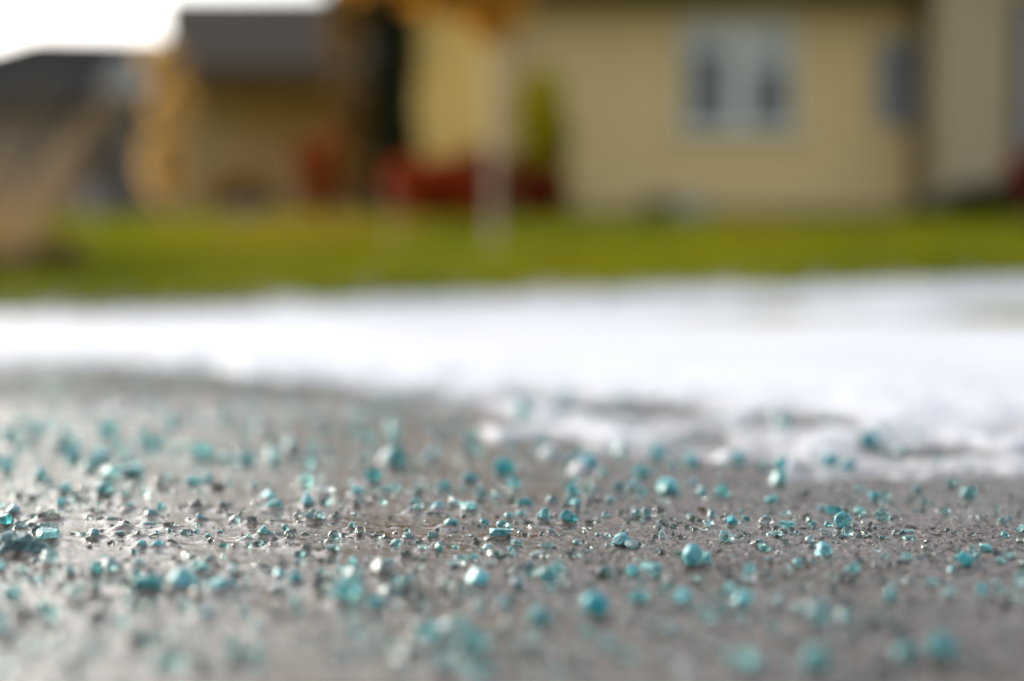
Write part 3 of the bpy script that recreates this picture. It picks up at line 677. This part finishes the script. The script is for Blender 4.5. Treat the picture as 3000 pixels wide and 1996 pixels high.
def shrub(px0, px1, ytop, Y, m, label, name='shrub', cat='shrub', n=2600, size=.05, group=None, seed=1, base=None, depth=None):
    xc = at((px0 + px1) / 2, 600, Y).x; rx = (px1 - px0) / 2 / 5000 * Y; zb = gz(xc, Y) if base is None else base
    zt = at(1500, ytop, Y).z; h = zt - zb
    e = empty(name, (xc, Y, zb)); tag(e, label, cat, group)
    st = MB(); g = np.random.default_rng(seed)
    for k in range(6):
        a = g.uniform(0, 6.28); q = g.uniform(.2, .6)
        st.tube([(xc + .03 * math.cos(a), Y + .03 * math.sin(a), zb - .02), (xc + q * rx * .5 * math.cos(a), Y + q * rx * .5 * math.sin(a), zb + h * .4), (xc + q * rx * math.cos(a), Y + q * rx * math.sin(a), zb + h * .8)], [.014, .009, .004], 6)
    st.build('stem', M['bark_dark'], e, True)
    leaves('foliage', m, e, blob((xc, Y, zb + h * .5), rx * 1.02, depth or rx * .9, h * .52, n, seed), size, seed)
    return e
shrub(1060, 1430, 425, 15.5, M['red'], 'bright red leafy shrub in front of the dark cypress, low and spreading', seed=21, group='red shrubs along the houses', n=4200)
shrub(1290, 1560, 420, 16.4, M['dark_red'], 'dark crimson shrub behind the sapling trunk', seed=22, group='red shrubs along the houses')
shrub(1500, 1650, 470, 16.8, M['dark_red'], 'narrow dark red shrub at the foot of the green column', seed=23, group='red shrubs along the houses', n=1800)
M['rust'] = leafy('rust_leaves', (0.20, 0.035, 0.004), (0.38, 0.085, 0.012))
shrub(825, 1090, 375, 21.0, M['rust'], 'rust-brown shrub against the neighbouring house wall', seed=24, group='red shrubs along the houses')
shrub(2915, 3170, 380, 16.5, M['dark_red'], 'dark red shrub half cut by the frame beside the garage wing', seed=25, group='red shrubs along the houses')
shrub(2600, 2850, 585, 17.4, M['frost_green'], 'low grey-green shrub at the inner house corner', seed=26, size=.04)
shrub(2780, 3010, 500, 17.8, M['cypress'], 'low dark evergreen bush below the garage wing wall', seed=27, n=3200)
shrub(560, 860, 500, 22.0, M['bark_dark'] if False else M['brown_leaf'], 'low dry brown shrub in front of the neighbouring house', seed=28, n=1500)

def column(px, halfw, ytop, Y, mats, label, name, cat, n=5200, seed=3, size=.045):
    xc = at(px, 600, Y).x; zb = gz(xc, Y); zt = at(1500, ytop, Y).z; rx = halfw / 5000 * Y
    e = empty(name, (xc, Y, zb)); tag(e, label, cat)
    MB().tube([(xc, Y, zb - .05), (xc, Y, zb + (zt - zb) * .5), (xc, Y, zt - .1)], [.05, .035, .01], 8).build('trunk', M['bark_dark'], e, True)
    g = np.random.default_rng(seed); h = zt - zb; z = g.uniform(0, 1, n) ** .9; prof = np.sqrt(np.clip(1 - np.abs(z * 1.15 - .25) ** 2.6, .02, 1))
    a = g.uniform(0, 6.283, n); rr = g.uniform(.2, 1, n) ** .5 * rx * prof * (1 + .22 * np.sin(a * 3 + z * 14))
    P = np.stack([xc + rr * np.cos(a), Y + rr * np.sin(a), zb + .05 + z * h * .97], -1)
    if len(mats) == 1: leaves('crown', mats[0], e, P, size, seed, 1.4)
    else:
        m_ = (z + g.normal(0, .13, n)) > .55
        leaves('crown', mats[0], e, P[~m_], size, seed, 1.4); leaves('new_growth', mats[1], e, P[m_], size, seed + 1, 1.4)
column(1148, 74, -420, 18.0, [M['cypress']], 'tall narrow almost black cypress between the two houses', 'cypress_tree', 'tree', 9000)
M['midgreen'] = leafy('mid_green_leaves', (0.15, 0.14, 0.003), (0.32, 0.29, 0.008))
column(1588, 76, 215, 17.6, [M['midgreen'], M['yellowgreen']], 'green columnar shrub with a yellow-green top against the beige wall', 'columnar_shrub', 'shrub', 5200, 7)

def tree(name, px, Y, zbr, ztop, rtrunk, crowns, m, label, seed, lean=0.0, bark=None, lsize=.06, fill=.7):
    g = np.random.default_rng(seed); x = at(px, 700, Y).x; zb = gz(x, Y)
    e = empty(name, (x, Y, zb)); tag(e, label, 'tree')
    tr = MB(); tr.tube([(x, Y, zb - .05), (x + lean * .3, Y, zb + (ztop - zb) * .33), (x + lean * .7, Y, zb + (ztop - zb) * .66), (x + lean, Y, ztop)], [rtrunk * 1.15, rtrunk, rtrunk * .8, rtrunk * .3], 10)
    tr.build('trunk', bark or M['bark'], e, True)
    lb = MB(); pts = []
    for k, (cx, cz, rx, rz, n) in enumerate(crowns):
        z0 = max(zbr, cz - rz * 1.1); lb.tube([(x + lean * .5, Y, z0), ((x + lean * .5 + cx) / 2, Y + g.uniform(-.1, .1), (z0 + cz) / 2 + .03), (cx, Y + g.uniform(-.15, .15), cz)], [rtrunk * .5, rtrunk * .35, rtrunk * .12], 6)
        pts.append(blob((cx, Y, cz), rx, rx, rz, n, seed + k, 12, fill))
    lb.build('limb', bark or M['bark'], e, True)
    leaves('crown', m, e, np.concatenate(pts), lsize, seed)
    return e
# sapling in the lawn: thin pale trunk, orange crown mostly above the frame
xs = at(1446, 700, 8.0).x
tree('sapling', 1446, 8.0, 1.25, 3.0, .019, [(xs + .03, 1.43, .20, .20, 1300), (xs - .27, 1.55, .28, .23, 1100), (xs - .62, 1.66, .27, .22, 700), (xs + .25, 1.75, .32, .25, 1300), (xs, 2.1, .55, .4, 2200), (xs - .05, 2.7, .4, .4, 1400)], M['orange'], 'young tree with a thin pale trunk and orange autumn leaves on the lawn', 31)
xb = at(1020, 600, 19.5).x
tree('brown_leaved_tree', 1035, 19.5, 1.0, 5.0, .06, [(xb - .1, 4.6, .7, .55, 2600), (xb + .38, 3.7, .34, .55, 1500), (xb, 3.9, .5, .5, 2000), (xb + .02, 3.1, .32, .7, 1300), (xb + .04, 2.2, .30, .6, 1200), (xb + .08, 1.5, .28, .5, 1000)], M['brown_leaf'], 'slim tree with dry brown leaves beside the cypress', 41, bark=M['bark_dark'])
xt = at(490, 600, 22.0).x
tree('tan_leaved_tree', 490, 22.0, 1.2, 3.3, .05, [(xt, 3.05, .36, .38, 1500), (xt + .02, 2.45, .33, .42, 1300), (xt - .05, 1.85, .36, .42, 1400), (xt - .05, 1.45, .32, .28, 800)], M['tan_leaf'], 'small tree with tan leaves at the end of the neighbouring house', 51, lsize=.07)
xr = at(560, 300, 23).x

# dry ornamental grass, near and far
def dry_grass(px, Y, label, seed, n=260, h=(.35, .75), spread=.16, lean=(.35, .25)):
    g = np.random.default_rng(seed); x = at(px, 800, Y).x; zb = gz(x, Y)
    e = empty('ornamental_grass', (x, Y, zb)); tag(e, label, 'ornamental grass')
    vs = []; fs = []; b = 0
    for k in range(n):
        a = g.uniform(0, 6.28); q = g.uniform(0, 1) ** .5 * spread; bx, by = q * math.cos(a), q * math.sin(a)
        if k % 16 == 0: sh = g.normal(lean[0], lean[1]); shx = g.normal(0, .5) * spread
        hh = g.uniform(*h); bx = bx * .16 + shx; lx = (sh + g.normal(0, .05)) * hh; ly = g.normal(0, .2) * hh; w = g.uniform(.003, .0065)
        for i in range(6):
            t = i / 5; cx = bx + lx * t ** 1.5; cy = by + ly * t; cz = hh * (t - .18 * t * t) - .01; ww = w * (1 - t * .8)
            vs += [(cx - ww, cy, cz), (cx + ww, cy, cz)]
            if i: fs.append((b + 2 * i - 2, b + 2 * i - 1, b + 2 * i + 1, b + 2 * i))
        b += 12
    link('blades', np_mesh('blades', np.array(vs), np.array(fs)), M['straw'], e)
    P = blob((x, Y, zb + .06), spread * 1.3, spread, .11, 700, seed, 8); leaves('thatch', M['thatch'], e, P, .03, seed)
    return e
dry_grass(35, 6.0, 'dry brown ornamental grass with long leaning stalks at the lawn corner', 61, 64, (.40, .95), .2, (.55, .35))
dry_grass(170, 6.3, 'small tuft of dry brown grass beside the taller ornamental grass', 62, 60, (.10, .24), .12)

M['rock'] = noisy('rock', (0.07, 0.06, 0.062), (0.16, 0.14, 0.145), 8, 0.85, bump=0.6)
def boulder(px, py, Y, w, h, label, seed):
    g = np.random.default_rng(seed); v, f = ICO[3]; v = v.copy(); x = at(px, py, Y).x
    for _ in range(9):
        n = g.normal(size=3); n /= np.linalg.norm(n); e = np.maximum(v @ n - g.uniform(.6, .85), 0); v -= np.outer(e * .9, n)
    v *= np.array([w / 2, w / 2.3, h * .6]); v[:, 2] += h * .42
    o = link('boulder', np_mesh('boulder', v, f, True, 30), M['rock']); o.location = (x, Y, gz(x, Y)); tag(o, label, 'boulder')
boulder(300, 520, 17.0, .42, .42, 'dark grey-purple boulder on the lawn by the tan tree', 1)
boulder(735, 560, 17.5, .40, .26, 'low grey-brown boulder before the rust-brown shrub', 2)

# fallen leaves on the lawn
def fallen():
    g = np.random.default_rng(77); n = 1500; c = at(985, 600, 13.0)
    x = c.x + g.normal(0, .34, n); y = 12.8 + g.normal(0, 1.9, n); z = terrain_z(x, y) + g.uniform(.02, .08, n)
    M['fallen'] = leafy('fallen_leaves', (0.25, 0.13, 0.01), (0.42, 0.28, 0.02))
    o = leaves('fallen_leaves', M['fallen'], None, np.stack([x, y, z], -1), .035, 78, .25)
    tag(o, 'yellow and orange fallen leaves on the lawn below the cypress', 'leaves', kind='stuff')
fallen()
# thin stake
sx = at(1148, 700, 8.2); zb = gz(sx.x, 8.2)
st = MB().tube([(sx.x, 8.2, zb - .03), (sx.x + .004, 8.2, zb + .18), (sx.x + .002, 8.2, zb + .38)], .006, 8).tube([(sx.x + .002, 8.2, zb + .38), (sx.x + .002, 8.2, zb + .395)], [.009, .009], 8).build('garden_stake', M['bark'], None, True)
tag(st, 'thin grey garden stake upright in the lawn near the sapling', 'stake')

# ------------------------------------------------------------------ houses
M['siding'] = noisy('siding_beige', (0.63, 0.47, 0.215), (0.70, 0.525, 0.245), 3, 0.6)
M['siding_sunlit_gold'] = noisy('siding_sunlit_gold', (0.86, 0.58, 0.17), (0.90, 0.63, 0.20), 3, 0.6)  # warm sunlight on the house end, put into the siding colour
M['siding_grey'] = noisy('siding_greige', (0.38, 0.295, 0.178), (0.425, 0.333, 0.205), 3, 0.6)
M['siding_old'] = noisy('siding_dull', (0.33, 0.25, 0.125), (0.38, 0.29, 0.155), 3, 0.65)
M['siding_dark'] = noisy('siding_dark', (0.12, 0.10, 0.085), (0.15, 0.125, 0.105), 3, 0.65)
M['shingle'] = noisy('shingle', (0.052, 0.042, 0.032), (0.078, 0.065, 0.052), 9, 0.95, stretch=(1, 1, 5), spec=0.05)
M['shingle_dark'] = noisy('shingle_dark', (0.024, 0.022, 0.02), (0.04, 0.038, 0.034), 9, 0.95, stretch=(1, 1, 5), spec=0.05)
M['fascia'] = noisy('fascia_shade_brown', (0.055, 0.036, 0.014), (0.07, 0.048, 0.02), 5, 0.6)  # dark trim brown, eave shade included in the colour
M['white'] = noisy('white_vinyl', (0.60, 0.61, 0.56), (0.66, 0.67, 0.62), 5, 0.4)
M['blind'] = noisy('blind', (0.47, 0.49, 0.46), (0.53, 0.55, 0.52), 4, 0.6)
M['bluegrey'] = noisy('shutter_blue_grey', (0.27, 0.285, 0.31), (0.32, 0.335, 0.365), 6, 0.5)
M['concrete_wall'] = noisy('foundation', (0.33, 0.265, 0.20), (0.40, 0.33, 0.25), 5, 0.9)
M['metal'] = noisy('galvanised', (0.28, 0.31, 0.31), (0.40, 0.43, 0.43), 6, 0.35)
M['stone'] = noisy('stone', (0.22, 0.2, 0.18), (0.3, 0.27, 0.24), 6, 0.9)
m, nt, b = mat('window_glass'); b.inputs['Base Color'].default_value = (0.075, 0.085, 0.085, 1); b.inputs['Roughness'].default_value = 0.04; M['glass'] = m
m, nt, b = mat('dark_void'); b.inputs['Base Color'].default_value = (0.02, 0.018, 0.016, 1); b.inputs['Roughness'].default_value = 0.8; M['void'] = m

def siding(x0, x1, y, z0, z1, course=.12, depth=6.0, lap=.014):
    """lap-sided front wall with a body behind it; every course leans out at its foot"""
    mb = MB(); mb.box(x0, x1, y + .003, y + depth, z0, z1); z = z0
    while z < z1 - .005:
        zt = min(z + course, z1)
        mb.prism([(x0 - .001, y - lap, z), (x0 - .001, y + .001, z), (x0 - .001, y + .001, zt), (x0 - .001, y - .001, zt)], (x1 - x0 + .002, 0, 0)); z = zt
    return mb

# --- main house
Y0 = 19.0
def X(px, Y=Y0): return at(px, 700, Y).x
def Zp(py, Y=Y0): return at(1500, py, Y).z
zg = 0.84
h = empty('main_house', (X(2000), Y0, zg)); tag(h, 'beige lap-sided house with a two-sash window, largest and nearest of the houses', 'house')
ze = Zp(-6)
siding(X(1480), X(2690), Y0, Zp(610), ze, .115).build('wall', M['siding'], h)
MB().box(X(1200) + .02, X(2690), Y0 + .02, Y0 + 5.9, zg - .25, Zp(610) - .002).build('foundation', M['concrete_wall'], h)
siding(X(1205), X(1480) - .004, Y0 - .25, Zp(610), ze, .115, 5.6).build('corner_wall', M['siding_sunlit_gold'], h)
h.children[-1]['label'] = 'house end wall with golden sunlight painted into its colour'
MB().box(X(1480) - .003, X(1480) + .08, Y0 - .27, Y0 - .012, Zp(612), ze - .002).build('corner_board', M['white'] if False else M['siding_grey'], h)
# eave, gutter and roof
e = MB().prism([(X(1150), Y0 - .62, ze), (X(1150), Y0 + 6.4, ze), (X(1150), Y0 + 6.4, ze + .03), (X(1150), Y0 - .62, ze + .03)], (X(2700) - X(1150), 0, 0)).build('soffit', M['fascia'], h)
MB().box(X(1150), X(2700), Y0 - .66, Y0 - .622, ze - .02, ze + .2).build('gutter', M['fascia'], h)
MB().prism([(X(1140), Y0 - .75, ze + .19), (X(1140), Y0 + 3, ze + 2.0), (X(1140), Y0 + 6.6, ze + .19), (X(1140), Y0 + 6.6, ze + .10), (X(1140), Y0 + 3, ze + 1.9), (X(1140), Y0 - .75, ze + .10)], (X(2720) - X(1140), 0, 0)).build('roof', M['shingle'], h)
MB().prism([(X(1206), Y0 + .05, ze + .031), (X(1206), Y0 + 5.9, ze + .031), (X(1206), Y0 + 3, ze + 1.85)], (.1, 0, 0)).build('gable', M['siding'], h)
# window: frame, two panes with half-drawn blinds, sill
wx0, wx1, wz0, wz1 = X(2004), X(2318), Zp(376), Zp(70)
def frame(mb, x0, x1, z0, z1, y, t, dep):
    mb.box(x0, x1, y - dep, y, z1 - t, z1); mb.box(x0, x1, y - dep, y, z0, z0 + t)
    mb.box(x0, x0 + t, y - dep, y, z0 + t, z1 - t); mb.box(x1 - t, x1, y - dep, y, z0 + t, z1 - t); return mb
def window(parent, x0, x1, z0, z1, y, mull=True, blind=.26, name='window'):
    fr = frame(MB(), x0 - .03, x1 + .03, z0 - .03, z1 + .03, y - .015, .06, .06); 
    if mull: fr.box((x0 + x1) / 2 - .10, (x0 + x1) / 2 + .10, y - .07, y - .016, z0 + .015, z1 - .015)
    w = fr.build(name, M['white'], parent)
    spans = [(x0 + .015, (x0 + x1) / 2 - .10), ((x0 + x1) / 2 + .10, x1 - .015)] if mull else [(x0 + .015, x1 - .015)]
    for i, (a, c) in enumerate(spans):
        MB().box(a, c, y - .032, y - .022, z0 + .015, z1 - .015).build('pane', M['glass'], w)
        if blind:
            bl = MB(); zb_ = z1 - .015 - (z1 - z0) * (blind + (0.16 if i else 0)); z = zb_; 
            while z < z1 - .05: bl.box(a + .006, c - .006, y - .040, y - .034, z, z + .036); z += .04
            bl.build('blind', M['blind'], w)
    return w
w = window(h, wx0, wx1, wz0, wz1, Y0)
MB().box(wx0 - .12, wx1 + .12, Y0 - .12, Y0 - .016, wz0 - .075, wz0 - .032).build('sill', M['white'], w)
# narrow blue-grey louvred shutter panel by the corner
sh = frame(MB(), X(2566), X(2682), Zp(372), Zp(118), Y0 - .016, .04, .04); z = Zp(372) + .05
while z < Zp(118) - .06:
    sh.prism([(X(2566) + .04, Y0 - .05, z), (X(2566) + .04, Y0 - .018, z + .03), (X(2566) + .04, Y0 - .018, z + .042), (X(2566) + .04, Y0 - .05, z + .012)], (X(2682) - X(2566) - .08, 0, 0)); z += .045
sh.box(X(2566) + .02, X(2682) - .02, Y0 - .022, Y0 - .0165, Zp(372) + .02, Zp(118) - .02)
sh.build('shutter', M['bluegrey'], h)
# downspout in the inner corner
MB().tube([(X(2690) - .05, Y0 - .07, zg), (X(2690) - .05, Y0 - .07, ze - .1), (X(2690) - .05, Y0 - .55, ze + .05)], .04, 8).build('downspout', M['fascia'], h, True)
# projecting garage wing
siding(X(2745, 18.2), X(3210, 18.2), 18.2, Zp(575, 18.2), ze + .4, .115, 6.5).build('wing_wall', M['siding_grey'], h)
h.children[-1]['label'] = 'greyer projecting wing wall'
MB().box(X(2745, 18.2) + .02, X(3210, 18.2) - .02, 18.22, 24.5, zg - .3, Zp(575, 18.2) - .002).build('wing_foundation', M['concrete_wall'], h)
gd = frame(MB(), X(2968, 18.2), X(3190, 18.2), zg + .02, Zp(-10, 18.2), 18.18, .12, .05).build('door_frame', M['void'], h)
MB().box(X(2968, 18.2) + .121, X(3190, 18.2) - .121, 18.13, 18.16, zg + .03, Zp(-10, 18.2) - .13).build('door', M['bluegrey'], h)
MB().prism([(X(2700), 17.7, ze + .6), (X(2978, 18.2), 17.7, ze + 1.9), (X(3260, 18.2), 17.7, ze + .6), (X(3260, 18.2), 17.7, ze + .42), (X(2700), 17.7, ze + .42)], (0, 6.9, 0)).build('wing_roof', M['shingle'], h)

# window well / vent box by the foundation
wb = empty('window_well', (X(1975, 18.7), 18.7, zg)); tag(wb, 'grey metal window well with a dark opening at the beige wall', 'window well')
z0 = gz(X(1975, 18.7), 18.7) - .05; z1 = Zp(585, 18.7)
a0, a1 = X(1878, 18.7), X(2085, 18.7)
seg = [(a0 + (a1 - a0) * (0.5 - 0.5 * math.cos(t)), 18.98 - .42 * math.sin(t)) for t in np.linspace(0, math.pi, 15)]
mbw = MB()
for (xa, ya), (xb_, yb_) in zip(seg[:-1], seg[1:]):
    mbw.prism([(xa, ya, z0), (xb_, yb_, z0), (xb_, yb_ - .02, z0), (xa, ya - .02, z0)], (0, 0, z1 - z0))
mbw.build('shell', M['metal'], wb)
MB().box(a0 + .06, a0 + (a1 - a0) * .46, 18.50, 18.56, z0 + .1, z1 + .01).build('grate', M['void'], wb)

# --- neighbouring house
Y1 = 26.0
nh = empty('neighbour_house', (X(800, Y1), Y1, 1.2)); tag(nh, 'dull beige single-storey house under a big grey-brown roof with a deep dark eave', 'house')
zr, zev = Zp(-14, Y1 + 2.5), Zp(222, Y1 - 1.5)
siding(X(525, Y1), X(1330, Y1), Y1, 1.15, zev, .13, 5.2).build('wall', M['siding_old'], nh)
MB().box(X(515, Y1), X(1340, Y1), Y1 - 1.5, Y1 + 5.8, zev + .002, zev + .03).build('soffit', M['fascia'], nh)
MB().box(X(508, Y1), X(1345, Y1), Y1 - 1.56, Y1 - 1.502, zev - .16, zev + .14).build('fascia', M['fascia'], nh)  # dark board stands in for the shadow band beneath the eave
xl, xr_, xe = X(486, Y1 - 1.6), X(484, Y1 + 2.5), X(1350, Y1)
MB().add([(xl, Y1 - 1.6, zev + .14), (xr_, Y1 + 2.5, zr), (xl, Y1 + 6.0, zev + .14), (xl, Y1 + 6.0, zev + .031), (xr_, Y1 + 2.5, zr - .12), (xl, Y1 - 1.6, zev + .031),
          (xe, Y1 - 1.6, zev + .14), (xe, Y1 + 2.5, zr), (xe, Y1 + 6.0, zev + .14), (xe, Y1 + 6.0, zev + .031), (xe, Y1 + 2.5, zr - .12), (xe, Y1 - 1.6, zev + .031)],
         [(0, 1, 7, 6), (1, 2, 8, 7), (2, 3, 9, 8), (3, 4, 10, 9), (4, 5, 11, 10), (5, 0, 6, 11), (0, 5, 4, 1), (1, 4, 3, 2), (6, 7, 10, 11), (7, 8, 9, 10)]).build('roof', M['shingle'], nh)
MB().prism([(X(530, Y1), Y1 + .1, zev + .032), (X(530, Y1), Y1 + 5.1, zev + .032), (X(530, Y1), Y1 + 2.5, zr - .2)], (.1, 0, 0)).build('gable', M['siding_old'], nh)
w = window(nh, X(640, Y1), X(700, Y1), 2.3, 3.1, Y1, False, .4) if False else None

# --- far house
Y2 = 40.0
fh = empty('far_house', (X(150, Y2), Y2, 1.9)); tag(fh, 'far dark-roofed house at the skyline edge with a small pale gable', 'house')
ze2, zr2 = Zp(312, Y2), Zp(100, Y2 + 4)
siding(X(-520, Y2), X(600, Y2), Y2, 1.8, ze2, .15, 8).build('wall', M['siding_dark'], fh)
xa, xb2 = X(-560, Y2), X(640, Y2)
MB().add([(xa, Y2 - .6, ze2), (xb2, Y2 - .6, ze2), (xb2, Y2 + 8.6, ze2), (xa, Y2 + 8.6, ze2), (X(110, Y2 + 4), Y2 + 4, zr2), (X(560, Y2 + 4), Y2 + 4, zr2 - .1)],
         [(0, 1, 5, 4), (1, 2, 5), (2, 3, 4, 5), (3, 0, 4), (3, 2, 1, 0)]).build('roof', M['shingle_dark'], fh)
gx0, gx1 = X(285, Y2 - 1.2), X(405, Y2 - 1.2)
g_ = MB().prism([(gx0, Y2 - 1.2, Zp(268, Y2 - 1.2)), (gx1, Y2 - 1.2, Zp(268, Y2 - 1.2)), ((gx0 + gx1) / 2 + .1, Y2 - 1.2, Zp(168, Y2 - 1.2))], (0, 3.2, 0)).build('gable', M['bluegrey'], fh)
MB().box(gx0 + .06, gx0 + .3, Y2 - 1.1, Y2 - .8, 1.8, Zp(268, Y2 - 1.2) - .002).box(gx1 - .3, gx1 - .06, Y2 - 1.1, Y2 - .8, 1.8, Zp(268, Y2 - 1.2) - .002).build('porch_post', M['siding_dark'], fh)
MB().box(X(250, Y2), X(345, Y2), Y2 - .03, Y2 - .016, 1.9, Zp(330, Y2)).build('door', M['void'], fh)

# ------------------------------------------------------------------ light
SUN_EL, SUN_AZ = R(15), R(-51)     # azimuth from +Y (the view), negative: towards the left of the view
wd = bpy.data.worlds.new('World'); S.world = wd; wd.use_nodes = True; nt = wd.node_tree
bg = nt.nodes['Background']; sky = nt.nodes.new('ShaderNodeTexSky'); sky.sky_type = 'NISHITA'; sky.sun_disc = False
sky.sun_elevation = SUN_EL; sky.sun_rotation = SUN_AZ; sky.air_density = 1.0; sky.dust_density = 4.0; sky.ozone_density = 1.0
hs = nt.nodes.new('ShaderNodeHueSaturation'); hs.inputs['Saturation'].default_value = 0.38
nt.links.new(sky.outputs[0], hs.inputs['Color']); nt.links.new(hs.outputs[0], bg.inputs['Color']); bg.inputs['Strength'].default_value = 0.15
sl = bpy.data.lights.new('sun', 'SUN'); so = bpy.data.objects.new('sun', sl); COL.objects.link(so)
sl.energy = 0.5; sl.angle = R(11); sl.color = (1.0, 0.90, 0.76)
dirn = Vector((math.sin(SUN_AZ) * math.cos(SUN_EL), math.cos(SUN_AZ) * math.cos(SUN_EL), math.sin(SUN_EL)))
so.rotation_euler = dirn.to_track_quat('Z', 'Y').to_euler()

S.view_settings.view_transform = 'Standard'; S.view_settings.look = 'None'; S.view_settings.exposure = 1.56; S.view_settings.gamma = 1.0
S.render.engine = 'CYCLES'
S.cycles.use_denoising = True; S.cycles.denoising_prefilter = 'ACCURATE'; S.cycles.denoising_input_passes = 'RGB_ALBEDO_NORMAL'
S.cycles.max_bounces = 12; S.cycles.transmission_bounces = 8; S.cycles.glossy_bounces = 4; S.cycles.diffuse_bounces = 3
S.cycles.caustics_reflective = False; S.cycles.caustics_refractive = True
S.cycles.sample_clamp_indirect = 6.0
